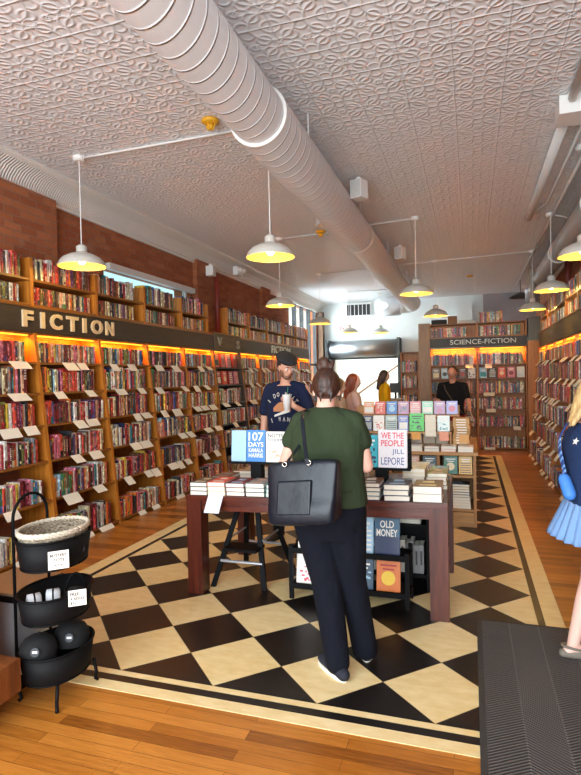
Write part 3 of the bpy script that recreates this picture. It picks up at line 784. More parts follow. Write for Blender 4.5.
stack(.64, 1.105, .15, .23, [.03] * 3, ['white', 'navy', 'navy'], 'middle of the red table front behind the woman')
stack(.83, 1.105, .15, .23, [.034] * 2, ['peach'], 'right behind the green-shirted woman, red table front')
stack(1.135, 1.11, .16, .23, [.029] * 4, ['navy', 'teal', 'navy', 'brown'], 'at the right elbow of the woman in green')
stack(1.32, 1.105, .17, .24, [.037] * 3, ['navy', 'navy', 'charcoal'], 'below the WE THE PEOPLE stand, table front')
stack(1.515, 1.105, .185, .25, [.052] * 2, ['white', 'brown'], 'at the right front corner of the red table')
rowb = [(-.10, .15, 3, 'brown'), (.07, .0, 0, ''), (.45, .15, 4, 'white'), (.62, .15, 3, 'pink'), (.80, .15, 3, 'yellow'), (.97, .15, 5, 'pale blue'), (1.40, .16, 5, 'cream'), (1.575, .14, 4, 'olive')]
nm_ = ['behind the left front corner stack', '', 'right of the blue 107 DAYS stand', 'in the middle of the table', 'behind the peach stack', 'by the turquoise cover', 'behind the WE THE PEOPLE stand', 'near the right edge, second row']
for (x, w, n, c), nn in zip(rowb, nm_):
    if n: stack(x, 1.52 if x > 1.3 else 1.40, w, .22, [.03] * n, [c, c, 'white'] if n > 3 else [c], nn)
rowc = [(-.12, .19, 2, 'white'), (.10, .2, 2, 'orange'), (.34, .15, 3, 'charcoal'), (.55, .15, 3, 'crimson'), (.75, .15, 3, 'cream'), (.95, .15, 3, 'green'), (1.36, .2, 4, 'peach'), (1.58, .13, 3, 'teal')]
for i, (x, w, n, c) in enumerate(rowc): stack(x, 1.85, w, .22, [.03] * n, [c, 'white'] if c != 'white' else ['white', 'brown'], '%s from the left, red table back row' % ORD[i + 1])
mb = MB(); a = radians(50); mb.prism([(0, 0), (-.085, -.115), (-.087, -.113), (-.002, .002)], 0, .12, 'x')
tag(mb.build('price_card', mat('card_blue_white', 'dfe4f0', .6), None, (.02, 1.088, .745 + .02), 0), 'white price card hanging over the front edge of the red table', 'card')

def stand(x0, x1, y, z0, z1, label, post):
    r = empty('book_stand', (x0, y, 0), 0, label, 'book stand')
    w = x1 - x0
    mb = MB(); mb.box(0, w, -.072, .045, z0 - .012, z0).box(0, w, .03, .04, z0, z1).box(0, w, -.074, -.069, z0 - .012, z0 + .008); mb.build('ledge', BLACK, r)
    MB().box(post[0], post[0] + .09, -.03, .05, TZ(x0) + .006, z0 - .012).build('post', BLACK, r)
    MB().box(post[0] - .05, post[0] + .14, -.08, .1, TZ(x0 + post[0] + .14) + .001, TZ(x0 + post[0] + .14) + .012).build('foot', BLACK, r)
    return r
ZB = .965
stand(.05, .52, 1.46, ZB, ZB + .14, 'black stand holding three face-out books on the left of the table', (.17,))
face_book((.065, 1.41, ZB + .001), 0, .125, .245, .025, 'pale blue', 'white', 'pale blue book standing left of the blue 107 DAYS book', lean=5, style=5, wcol='white')
face_book((.195, 1.41, ZB + .001), 0, .158, .248, .03, '2f7ac4', 'white', 'bright blue hardcover with 107 DAYS in large white letters', lean=5, style=5,
          words=[('107', .27, .10), ('DAYS', .16, .10), ('KAMALA', .13, .12), ('HARRIS', .13, .12)])
face_book((.36, 1.41, ZB + .001), 0, .155, .238, .03, 'white', 'peach', 'white book with dark title capitals and orange spine on the left stand', lean=5, style=3,
          words=[('NOTES', .12, .1), ('TO JOHN', .12, .08)], wcol='charcoal')
stand(1.09, 1.47, 1.46, .95, 1.16, 'black stand holding two face-out books on the right of the table', (.12,))
face_book((1.105, 1.41, .951), 0, .127, .235, .03, '25a4b4', 'navy', 'turquoise patterned book standing left of WE THE PEOPLE', lean=5, style=3)
face_book((1.24, 1.40, .951), 0, .205, .275, .045, 'e8e6ea', 'd8708a', 'large white WE THE PEOPLE hardcover with red and blue lettering', lean=5, style=5,
          words=[('WE THE', .165, .10), ('PEOPLE', .165, .10)], wcol='e05a66')
mb = MB(); mb.text('JILL', .10, .185, .092, .135, -.0008, .0006, .0).text('LEPORE', .02, .185, .022, .075, -.0008, .0006, .0)
lep = [o for o in bpy.data.objects if o.get('label', '').startswith('large white WE THE')][0]
mb.build('author_lettering', cover_flat('2c4f8e'), lep)

# under the table: step stool, black book rack, storage shelf
r = empty('step_stool', (0, 0, 0), 0, 'folding black step stool with silver rung under the red table', 'step stool')
SILB = mat('silver_bar', 'b4b4b8', .3, .6)
L = [((-.05, 1.27, .004), (.115, 1.42, .60)), ((.366, 1.30, .004), (.275, 1.42, .60)), ((-.02, 1.86, .004), (.10, 1.62, .60)), ((.42, 1.84, .004), (.29, 1.62, .60))]
for a, b in L:
    mb = MB(); A = Vector(a); B = Vector(b)
    mb.add([A + Vector(q) for q in ((-.02, -.012, 0), (.02, -.012, 0), (.02, .012, 0), (-.02, .012, 0))] + [B + Vector(q) for q in ((-.02, -.012, 0), (.02, -.012, 0), (.02, .012, 0), (-.02, .012, 0))],
           [(3, 2, 1, 0), (4, 5, 6, 7), (0, 1, 5, 4), (1, 2, 6, 5), (2, 3, 7, 6), (3, 0, 4, 7)]); mb.build('leg', BLACK, r)
MB().box(.07, .32, 1.40, 1.65, .60, .625).build('top_step', BLACK, r)
MB().box(.05, .33, 1.24, 1.42, .30, .318).build('lower_step', BLACK, r)
mb = MB(); mb.tube([(.0, 1.31, .20), (.34, 1.335, .19)], .012, 10); mb.build('rung', SILB, r)
mb = MB(); mb.tube([(.03, 1.79, .22), (.37, 1.77, .22)], .010, 10); mb.build('rung', SILB, r)
mb = MB(); mb.tube([(.05, 1.36, .36), (.05, 1.74, .36)], .008, 8).tube([(.335, 1.37, .36), (.345, 1.74, .36)], .008, 8); mb.build('side_brace', SILB, r)

RX0, RX1, RY0, RY1 = .60, 1.47, 1.20, 1.46
r = empty('book_rack', (0, 0, 0), 0, 'low black two-tier book rack under the right half of the red table', 'book rack')
for (x, y) in ((RX0, RY0), (RX1 - .03, RY0), (RX0, RY1 - .03), (RX1 - .03, RY1 - .03)): MB().box(x, x + .03, y, y + .03, .004, .40).build('leg', BLACK, r)
for z in (.10, .36): MB().box(RX0, RX1, RY0 + .005, RY1 - .005, z - .02, z).build('shelf', BLACK, r)
for z in (.10, .36): MB().box(RX0 + .03, RX1 - .03, RY0, RY0 + .006, z, z + .02).build('lip', BLACK, r)
face_book((1.225, 1.25, .362), 0, .175, .252, .03, '2c5876', 'navy', 'dark blue hardcover titled OLD MONEY on the upper tier of the rack', lean=9, style=4, words=[('OLD', .2, .22), ('MONEY', .2, .08)])
face_book((1.06, 1.25, .362), 0, .155, .25, .03, 'pale blue', 'white', 'pale grey-blue book on the rack left of OLD MONEY', lean=9, style=2)
face_book((.86, 1.25, .362), 0, .155, .24, .03, 'green', 'cream', 'green book on the upper rack tier behind the woman', lean=9, style=1)
face_book((.66, 1.25, .362), 0, .155, .2, .03, 'white', 'pink', 'white book at the left end of the upper rack tier', lean=9, style=3)
face_book((1.235, 1.25, .102), 0, .165, .215, .03, 'd07030', 'yellow', 'orange book with glowing flame cover on the lower rack tier', lean=9, style=1, wcol='crimson')
face_book((1.06, 1.25, .102), 0, .15, .21, .03, '1f3f58', 'pale blue', 'dark blue book left of the orange flame book, lower rack tier', lean=9, style=3)
face_book((.86, 1.25, .102), 0, .155, .2, .03, 'yellow', 'brown', 'yellow book on the lower rack tier behind the woman', lean=9, style=0)
face_book((.64, 1.25, .102), 0, .16, .22, .03, 'white', 'd0405c', 'white book with pink-red mark at the left end of the lower tier', lean=9, style=3)
r = empty('storage_shelf', (0, 0, 0), 0, 'plain black shelf behind the book rack, under the red table', 'shelf')
for x in (.55, 1.555): MB().box(x, x + .02, 1.60, 1.86, .003, .62).build('side_panel', BLACK, r)
for z in (.12, .50): MB().box(.57, 1.555, 1.60, 1.86, z - .02, z).build('shelf', BLACK, r)
MB().box(.57, 1.555, 1.85, 1.86, .0, .62).build('back_panel', BLACK, r)
x = .60; k = 0
while x < 1.50:
    k += 1; w = R.choice([.03, .035, .04]); h = R.uniform(.21, .25)
    rr = empty('hardcover_book', (x, 1.63, .121), 0, '%s upright pale hardcover from the left on the black shelf under the table' % ORD[k], 'book', 'upright hardcovers under the table')
    mb = MB(); mb.box(0, w, .0, .003, 0, h).box(0, .002, .003, .15, 0, h).box(w - .002, w, .003, .15, 0, h); mb.m = 1; mb.box(w * .3, w * .7, -.0005, 0, h * .3, h * .8)
    mb.build('cover', [cover_flat(R.choice(['white', 'cream', 'grey', 'white'])), cover_flat(R.choice(['charcoal', 'crimson', 'navy']))], rr)
    MB().box(.002, w - .002, .003, .146, .004, h - .004).build('pages', PAGE, rr)
    x += w + .002
stack(1.30, 1.62, .22, .17, [.03] * 3, ['white', 'grey', 'white'], 'lying on top of the black shelf under the table', tz=.50, ry=0)
stack(1.05, 1.62, .22, .17, [.03] * 3, ['grey', 'white', 'grey'], 'lying left on the black shelf under the table', tz=.50, ry=0)

# ---------------------------------------------------------------- island display
OAK = wood('island_oak', '94683c', 'c8975c', 'x', 1, .5); OAKZ = wood('island_oak_upright', '8c5e34', 'bc8a52', 'z', 1, .5)
IX0, IX1, IY0, IY1 = .50, 1.93, 3.475, 4.95
r = empty('island_counter', (0, 0, 0), 0, 'oak island counter with open shelves behind the red table', 'counter')
MB().box(IX0 - .02, IX1 + .02, IY0 - .03, IY1, .765, .80).build('countertop', OAK, r)
for x in (IX0, 1.02, 1.53, IX1 - .03): MB().box(x, x + .03, IY0, IY1 - .1, .005, .764).build('side_panel', OAKZ, r)
for z in (.19, .55): MB().box(IX0 + .03, IX1 - .03, IY0 + .01, IY1 - .12, z - .025, z).build('shelf', OAK, r)
MB().box(IX0 + .03, IX1 - .03, IY0 + .002, IY0 + .02, .005, .16).build('kick_board', OAK, r)
MB().box(IX0 + .03, IX1 - .03, IY0 + .5, IY0 + .52, .2, .764).build('back_panel', OAKZ, r)
face_book((1.60, 3.52, .551), 0, .14, .19, .03, '1f6b52', 'cream', 'green book face out on the upper island shelf, left of the yellow one', lean=8, style=1, name='display_book')
face_book((1.755, 3.52, .551), 0, .135, .19, .03, 'd8a83a', 'brown', 'yellow book with brown script bars face out on the island shelf', lean=8, style=2)
face_book((1.38, 3.52, .551), 0, .14, .19, .03, '244a50', 'grey', 'dark teal book face out on the island shelf by the divider', lean=8, style=0)
face_book((1.20, 3.52, .551), 0, .14, .19, .03, 'peach', 'white', 'peach book face out on the middle island shelf', lean=8, style=3)
stack(1.60, 3.50, .27, .18, [.03] * 4, ['cream', 'white', 'cream', 'white'], 'of pale books low on the island shelf', tz=.19, ry=0)
stack(1.61, 3.50, .25, .18, [.028] * 5, ['black', 'navy', 'black', 'yellow', 'black'], 'of dark books low on the island shelf', tz=.3115, ry=0)
stack(1.08, 3.50, .25, .18, [.028] * 5, ['grey', 'navy', 'white', 'cream', 'maroon'], 'in the middle lower island bay', tz=.19, ry=0)
x = .52; k = 0
for c in ['white', 'peach', 'cream', 'navy', 'white', 'grey', 'coral red', 'white']:
    k += 1; stack(x, 3.46, .155, .19, [.03] * 2, [c, 'white'] if k % 2 else ['white', c], '%s along the island counter front edge' % ORD[k], tz=.80, ry=0); x += .176
# stepped risers
ACR = mat('pale_riser', 'cfc8bc', .5)
for (y0, z, x0, x1, l) in ((3.68, .99, .56, 1.68, 'low'), (3.92, 1.165, .56, 1.76, 'tall')):
    r = empty('display_riser', (0, y0, 0), 0, '%s stepped wooden riser on the island carrying face-out books' % l, 'display riser')
    MB().box(x0, x1, 0, .17, z - .02, z).build('ledge', OAK, r)
    for x in (x0, (x0 + x1) / 2, x1 - .02): MB().box(x, x + .02, 0, .17, .801, z - .02).build('support', OAKZ, r)
    MB().box(x0, x1, .155, .17, z, z + .10).build('backrest', OAK, r)
T1 = [(.70, .10, 'navy', 'grey', 0), (.815, .125, 'white', 'coral red', 3), (.955, .13, 'a8bcb4', 'charcoal', 2), (1.10, .11, '7c86c4', 'white', 0), (1.225, .16, '3ec03e', 'black', 3), (1.53, .13, 'dce8e4', 'teal', 3)]
LB = ['navy book at the left of the lower riser', 'white book with red marks on the lower riser', 'grey-green striped book on the lower riser', 'periwinkle book left of the lime green one', 'lime green book with black printing on the lower riser', 'pale book with teal graphic at the right of the lower riser']
for (x, w, c, c2, st), l in zip(T1, LB): face_book((x, 3.70, .991), 0, w, .20 if w > .15 else .175, .025, c, c2, l, lean=8, style=st, wcol='white' if c != '3ec03e' else 'black')
T2 = ['e0a070', 'd8503c', '3a78c0', 'b888a8', 'e08a90', 'a4dcc0', 'b494b8', 'a8a8dc']
L2 = ['peach', 'coral red', 'blue', 'mauve-pink', 'salmon pink', 'mint green', 'mauve', 'lavender']
for i, c in enumerate(T2): face_book((.66 + i * .137, 3.955, 1.166), 0, .122, .15, .02, c, ['white', 'cream', 'pale blue', 'teal', 'white', 'white', 'pink', 'pink'][i],
        '%s book on the upper riser of the island, %s from the left' % (L2[i], ORD[i + 1]), lean=6, style=[0, 3, 1, 3, 2, 0, 3, 1][i])
mb = MB(); mb.box(0, .115, 0, .002, 0, .24); tag(mb.build('notice_card', mat('cream_card', 'e8e0cc', .7), None, (1.40, 3.665, .94), 0), 'long cream card hanging between the lime book and the teal graphic', 'card')
mb = MB(); mb.box(0, .10, 0, .002, 0, .10); tag(mb.build('notice_card', mat('pink_card', 'e8a088', .7), None, (1.55, 3.66, .895), 0), 'salmon card hanging below the pale book with teal graphic', 'card')
mb = MB(); mb.box(0, .10, 0, .002, 0, .08); tag(mb.build('notice_card', mat('orange_card', 'e0a458', .7), None, (1.25, 3.66, .905), 0), 'orange card hanging below the lime green book', 'card')
# brown paper wrapped books
KR = ['b98f5c', 'c49c6a', 'b08654']
def wrapped(x, y, z, w, d, h, c, label):
    r = empty('wrapped_book', (x, y, z), R.uniform(-.06, .06), label, 'book', 'brown paper wrapped books'); 
    MB().box(0, w, 0, d, 0, h).build('wrapping', mat('kraft_' + c, c, .8, var=.1, vs=12), r)
    MB().box(w * .2, w * .8, -.0008, 0, h * .25, h * .75).build('label_strip', CARD, r)
for (x, y, n, nm) in ((1.70, 3.62, 10, 'taller'), (1.66, 3.86 if 0 else 4.15, 9, 'rear')):
    z = .8625 if y < 3.7 else .801
    for k in range(n):
        h = R.uniform(.024, .03); wrapped(x + R.uniform(-.008, .008), y + .03, z, .17, .22, h - .001, R.choice(KR), 'brown paper wrapped book, %s from the bottom of the %s pile on the island' % (ORD[k + 1], nm)); z += h
mb = MB(); mb.box(0, .10, 0, .002, 0, .09); tag(mb.build('notice_card', mat('tan_card', 'd8a468', .7), None, (1.76, 3.608, .88), 0), 'tan card leaning on the brown paper wrapped pile', 'card')
# flat books on the island behind the risers
for i, c in enumerate(['crimson', 'white', 'brown', 'coral red', 'pink', 'cream', 'white']):
    stack(.56 + i * .155, 4.18, .14, .2, [.1, .1, .1, .1, .06][:5], [c, 'white', c, 'cream', c], '%s along the back of the island' % ORD[i + 1], tz=.80, ry=0)

# ---------------------------------------------------------------- left foreground: basket rack, bin, counter
WIRE = mat('black_wire_mesh', '0b0b0d', .65, 0, var=.5, vs=140, spec=.2)
CX, CY, AX, AY = -.195, -.265, .165, .205
r = empty('basket_rack', (CX, CY, 0), 0, 'black three-tier oval metal basket rack with arched handle', 'basket rack')
def ring(ax, ay, z, rad, n=40): return [(ax * cos(2 * pi * k / n), ay * sin(2 * pi * k / n), z) for k in range(n + 1)]
def basket(z0, z1, nm='basket'):
    mb = MB(); mb.smooth = True
    mb.lathe([(.0001, z0), (.86, z0), (.90, z0 + .01), (1, z1), (.985, z1), (.885, z0 + .012), (.0001, z0 + .006)], n=48, sx=AX, sy=AY)
    b = mb.build(nm, WIRE, r)
    mb = MB(); mb.smooth = True; mb.tube(ring(AX, AY, z1, 0), .006, 8); mb.tube(ring(AX * .88, AY * .88, z0, 0), .005, 8); mb.build('rim_wire', BLACK, b)
    return b
basket(.12, .26); basket(.42, .55); basket(.69, .835)
for (x, y) in ((-.72, .60), (-.72, -.60), (.76, .62), (.76, -.72)):
    px, py = AX * x, AY * y
    mb = MB(); mb.smooth = True; mb.tube([(px, py, .13), (px * 1.04, py * 1.1, .05), (px * 1.0, py * 1.06, .018), (px * 1.08, py * 1.14, .008)], .009, 8); mb.build('leg', BLACK, r)
hp = [(-.152, -.12, .13), (-.152, -.12, .92)] + [(-.152, -.12 * cos(a * pi / 10), .92 + .12 * sin(a * pi / 10)) for a in range(1, 10)] + [(-.152, .12, .92), (-.152, .12, .13)]
mb = MB(); mb.smooth = True; mb.tube(hp, .008, 8); mb.build('handle_hoop', BLACK, r)
# woven liner
WICK = bpy.data.materials.new('grey_wicker'); t = NT(WICK); o, X, Y, Z = t.xyz('obj')
n = t.noise(o, 70, 4, (1, 1, 2.5)); t.col(t.ramp(n, [(.35, '564a3c'), (.62, 'a89a84')])); t.bump(n, .01); t.b.inputs['Roughness'].default_value = .85
r2 = empty('wicker_liner', (CX, CY, .70), 0, 'pale woven wicker basket sitting in the top tier of the rack', 'basket')
mb = MB(); mb.smooth = True; mb.lathe([(.0001, .002), (.80, .002), (.93, .145), (.95, .15), (.97, .165), (.93, .175), (.86, .16), (.76, .03), (.0001, .03)], n=48, sx=AX, sy=AY); mb.build('weave', WICK, r2)
mb = MB(); mb.smooth = True
for q in range(3):
    mb.tube([(AX * (.93 + .012 * sin(k * .9 + q * 2.1)) * cos(2 * pi * k / 90), AY * (.93 + .012 * sin(k * .9 + q * 2.1)) * sin(2 * pi * k / 90), .168 + .008 * cos(k * .9 + q * 2.1)) for k in range(91)], .008, 6)
mb.build('braided_rim', mat('pale_braid', 'c8beaa', .9, var=.35, vs=90, bump=.004), r2)
tag(MB().box(-.05, .05, -.03, .03, 0, .03).build('sticker_pack', mat('sticker', 'b8a890', .6, var=.4, vs=60), None, (CX - .02, CY + .01, .742), .4), 'small pale packet lying inside the wicker basket', 'packet')
tag(MB().box(-.04, .04, -.025, .025, 0, .025).build('sticker_pack', mat('dark_pack', '2c2c34', .6), None, (CX + .11, CY + .03, .742), -.3), 'small dark packet at the right inside the wicker basket', 'packet')
def tagcard(loc, w, h, rz, label, lines):
    r = empty('price_tag', loc, rz, label, 'price tag')
    MB().box(0, w, -.001, .001, 0, h).build('card', CARD, r)
    mb = MB()
    for (txt, a, b, z0, z1) in lines: mb.text(txt, w * a, w * b, h * z0, h * z1, -.0012, .0005, .03)
    mb.build('handwriting', mat('ink', '3a3438', .6), r)
tagcard((CX + .105, CY - .165, .705), .095, .09, radians(42), 'white handwritten sign on the front of the top wire basket', [('MYSTERY', .1, .9, .68, .85), ('TOTE', .25, .8, .42, .6), ('...', .3, .7, .2, .26)])
tagcard((CX + .155, CY - .09, .50), .085, .08, radians(38), 'white handwritten tag clipped to the right of the middle basket', [('FREE', .1, .6, .65, .85), ('A RIDDLE', .1, .9, .38, .56), ('$12', .1, .45, .1, .3)])
# rolled white socks in the middle tier, loops of black cable
WSOCK = mat('white_fabric', 'd8d8dc', .9, var=.08, vs=60)
for i, (dx, dy, a) in enumerate(((-.06, -.09, .9), (-.01, -.01, .7))):
    r2 = empty('rolled_shirt', (CX + dx, CY + dy, .505), a, ('white rolled cloth at the left in the middle basket', 'white rolled cloth right of the other in the middle basket')[i], 'rolled cloth')
    mb = MB(); mb.smooth = True; mb.tube([(-.035, 0, 0), (-.03, 0, 0), (.03, 0, 0), (.035, 0, 0)], [.025, .040, .040, .025], 18); mb.build('roll', WSOCK, r2)
    mb = MB(); mb.smooth = True; mb.tube([(-.004, 0, 0), (.004, 0, 0)], .0415, 18); mb.build('band', BLACK, r2)
mb = MB(); mb.smooth = True; mb.tube([(AX * .55 * cos(a), .05 * sin(a), .59 + .06 * abs(sin(a / 2)) + .02) for a in [k * pi / 8 for k in range(17)]][:9], .006, 8)
r2 = empty('bag_strap', (CX + .05, CY + .09, -.06), .4, 'black looped strap standing out of the middle basket', 'strap')
mb = MB(); mb.smooth = True; mb.tube([(.045 * cos(k * pi / 10), .045 * .4 * cos(k * pi / 10), .56 + .10 * sin(k * pi / 10)) for k in range(11)], .006, 8); mb.build('loop', BLACK, r2)
mb = MB(); mb.smooth = True; mb.lathe([(.0001, .5), (.06, .5), (.08, .53), (.06, .57), (.0001, .59)], n=24, sy=.9); mb.build('folded_bag', mat('black_cloth', '121214', .85), r2)
# two black caps in the bottom tier
CLOTH = mat('black_cap_cloth', '08080a', .85, var=.25, vs=120, bump=.0006)
for i, (dx, dy, a, tilt, l) in enumerate(((-.035, -.095, .35, 25, 'black baseball cap at the left of the bottom basket'), (.02, .085, .35, 22, 'black baseball cap at the right of the bottom basket'))):
    r2 = empty('baseball_cap', (CX + dx, CY + dy, .262), a, l, 'cap'); r2.rotation_euler = (radians(-tilt * .4), 0, a)
    mb = MB(); mb.smooth = True; mb.lathe([(.088, -.045), (.092, 0), (.086, .03), (.068, .058), (.04, .074), (.0001, .08)], n=32); mb.build('crown', CLOTH, r2)
    mb = MB(); mb.smooth = True; mb.prism([(.088 * cos(radians(b)), .088 * sin(radians(b))) for b in range(40, 145, 10)] + [(.07, .11), (.05, .15), (.0, .165), (-.05, .15), (-.07, .11)][::-1][::-1][::-1], -.052, -.046, 'z')
    mb.build('brim', CLOTH, r2)
    mb = MB(); mb.smooth = True; mb.ball((0, 0, .08), .008); mb.build('button', CLOTH, r2)
    mb = MB(); mb.prism([(.022 * cos(k * pi / 10), .022 * sin(k * pi / 10)) for k in range(20)], 0, .002, 'z'); mb2 = MB()
    P = Matrix.Translation((.02, -.091, .012)) @ Matrix.Rotation(radians(90), 4, 'X')
    mb = MB(); mb.T = P; mb.prism([(.022 * cos(k * pi / 10), .022 * sin(k * pi / 10)) for k in range(20)], 0, .003, 'z'); mb.m = 1; mb.T = P @ Matrix.Translation((0, 0, .003)); mb.box(-.012, .012, -.004, .006, 0, .001)
    mb.build('badge', [mat('badge_dark', '2c2e34', .5), WHITE], r2)
# step bin
r = empty('trash_can', (-.745, -.33, 0), 0, 'slim brushed steel bin with black base beside the basket rack', 'trash can')
MB().box(0, .34, 0, .36, .05, .47).build('body', mat('bin_steel', 'b4b6ba', .4, .5, var=.06, vs=10), r)
MB().box(-.008, .348, -.008, .368, 0.001, .05).build('base', BLACK, r)
MB().box(-.008, .348, -.008, .368, .47, .50).build('lid_frame', BLACK, r)
MB().box(.005, .335, .005, .355, .50, .512).build('lid', mat('bronze_lid', 'a89070', .4, .25, var=.1), r)
MB().box(.10, .24, -.04, -.008, .01, .03).build('pedal', BLACK, r)
CW = wood('counter_wood', '4a2410', '8a4c22', 'z', 1, .4)
r = empty('checkout_counter', (-.9, -1.1, 0), 0, 'dark brown wooden counter corner with projecting plinth at the left front', 'counter')
MB().box(0, .57, .34, .56, .13, 1.0).build('body', CW, r)
MB().box(-.02, .69, .30, .60, .13, .29).build('plinth', CW, r)
MB().box(0, .60, .34, .54, 0, .13).build('toe_kick', mat('dark_kick', '1c1410', .7), r)
# leaflet and red books near the floor of the first bay
face_book((-1.98, 1.30, .041), pi / 2, .20, .27, .02, 'e6dcd6', 'pale blue', 'white booklet with curved lettering face out at the bottom of the first bay', lean=8, style=3, wcol='charcoal')
# floor mat
m = bpy.data.materials.new('ribbed_rubber'); t = NT(m); o, X, Y, Z = t.xyz()
ux = t.m('DIVIDE', t.m('SUBTRACT', X, 1.93), .17); fx = t.m('FRACT', ux); tri = t.m('ABSOLUTE', t.m('SUBTRACT', t.m('FRACT', t.m('MULTIPLY', ux, .5)), .5))
w = t.m('SINE', t.m('MULTIPLY', t.m('ADD', Y, t.m('MULTIPLY', tri, .22)), 330))
ln = t.m('LESS_THAN', t.m('MINIMUM', fx, t.m('SUBTRACT', 1, fx)), .018)
nz = t.noise(o, 7, 5)
t.col(t.mix(t.m('MULTIPLY', ln, .5), t.mix(t.m('MULTIPLY', t.m('ADD', w, 1), .35), t.mix(nz, lin('33302f'), lin('46423f')), lin('5e5956')), lin('78736f')))
t.bump(t.m('ADD', w, t.m('MULTIPLY', ln, 1)), .003); t.b.inputs['Roughness'].default_value = .75
r = empty('entrance_mat', (1.905, -3.4, .003), 0, 'dark grey ribbed rubber entrance mat with herringbone pattern', 'mat')
MB().box(.03, 1.5, .03, 4.57, 0, .010).build('ribbed_field', m, r)
MB().box(0, 1.53, 0, .03, 0, .007).box(0, 1.53, 4.57, 4.60, 0, .007).box(0, .03, .03, 4.57, 0, .007).build('border', mat('mat_border', '35322f', .7), r)

# monitor on a pale stand by the rear opening, boxes on top of the science-fiction shelves
r = empty('monitor', (.17, 10.6, 0), 0, 'dark grey screen on a pale cabinet right of the person in yellow', 'screen')
MB().box(-.12, .14, 0, .04, 1.22, 1.45).build('screen', mat('screen_grey', '3c4450', .4), r)
MB().box(-.01, .03, .01, .04, 1.08, 1.22).build('stem', BLACK, r)
tag(MB().box(-.02, .35, 10.45, 10.85, 0, 1.08).build('side_cabinet', mat('pale_cabinet', 'd0c8ba', .6)), 'pale cabinet under the dark grey screen near the rear opening', 'cabinet')
for (x0, x1, z1, c, l) in ((1.08, 1.40, 2.83, '2c2a2a', 'low dark box on top of the science-fiction shelves, left end'), (1.43, 1.62, 2.90, '8a6848', 'brown cardboard box on top of the science-fiction shelves'), (1.66, 2.0, 2.80, 'cfcac0', 'flat pale box on top of the science-fiction shelves')):
    tag(MB().box(x0, x1, YS + .03, YS + .25, 2.731, z1).build('storage_box', mat('box_' + c, c, .7)), l, 'box')
# ---------------------------------------------------------------- people
def skinmat(n, c): 
    k = 'skin_' + n
    if k not in MATS:
        m = mat(k, c, .5, var=.07, vs=14); m.node_tree.nodes['Principled BSDF'].inputs['Subsurface Weight'].default_value = .08
    return MATS[k]
def blob(name, prims, vox, m, parent, it=6, fac=.6, post=None):
    """one continuous surface grown round tapered limbs, ellipsoids and lofted sections"""
    mb = MB()
    for p in prims:
        k = p[0]
        if k == 'c':      # tapered limb
            A, ra, B, rb = Vector(p[1]), p[2], Vector(p[3]), p[4]
            d = (B - A); L = d.length; mb.T = Matrix.Translation(A) @ (Vector((0, 0, 1)).rotation_difference(d.normalized())).to_matrix().to_4x4()
            prof = [(max(1e-4, ra * sin(pi / 2 * i / 5)), -ra * cos(pi / 2 * i / 5)) for i in range(6)] + [(max(1e-4, rb * cos(pi / 2 * i / 5)), L + rb * sin(pi / 2 * i / 5)) for i in range(6)]
            mb.lathe(prof, n=16)
        elif k == 's':    # ellipsoid
            mb.T = Matrix.Translation(Vector(p[1])) @ (p[3] if len(p) > 3 and p[3] else Matrix.Identity(4))
            rx, ry, rz = p[2]
            mb.T = mb.T @ Matrix.Diagonal((rx, ry, rz, 1)); mb.lathe([(max(1e-4, sin(pi * i / 12)), -cos(pi * i / 12)) for i in range(13)], n=20)
        elif k == 'l':    # loft of ellipses (cx, cy, z, rx, ry)
            n = 28; vs = []; fs = []; mb.T = Matrix.Identity(4)
            for (cx, cy, z, rx, ry) in p[1]: vs += [(cx + rx * abs(cos(a)) ** .85 * (1 if cos(a) > 0 else -1), cy + ry * abs(sin(a)) ** .85 * (1 if sin(a) > 0 else -1), z) for a in [2 * pi * j / n for j in range(n)]]
            q = len(p[1])
            for i in range(q - 1):
                for j in range(n): fs.append((i * n + j, i * n + (j + 1) % n, (i + 1) * n + (j + 1) % n, (i + 1) * n + j))
            fs += [tuple(range(n))[::-1], tuple(range((q - 1) * n, q * n))]
            mb.add(vs, fs)
        elif k == 'm': mb.T = Matrix.Identity(4); mb.add(p[1], p[2])
    mb.T = Matrix.Identity(4)
    o = mb.build('tmp', m)
    # every closed piece faces outwards
    bm = bmesh.new(); bm.from_mesh(o.data); bmesh.ops.remove_doubles(bm, verts=bm.verts, dist=1e-5); bmesh.ops.recalc_face_normals(bm, faces=bm.faces); bm.to_mesh(o.data); bm.free()
    r = o.modifiers.new('r', 'REMESH'); r.mode = 'VOXEL'; r.voxel_size = vox; r.use_smooth_shade = True
    s = o.modifiers.new('s', 'SMOOTH'); s.iterations = it; s.factor = fac
    me = bpy.data.meshes.new_from_object(o.evaluated_get(bpy.context.evaluated_depsgraph_get()))
    bpy.data.objects.remove(o)
    if post:
        for v in me.vertices: v.co = post(v.co)
    for p in me.polygons: p.use_smooth = True
    me.materials.clear(); me.materials.append(m)
    o = bpy.data.objects.new(name, me); COL.objects.link(o)
    if parent: o.parent = parent
    return o

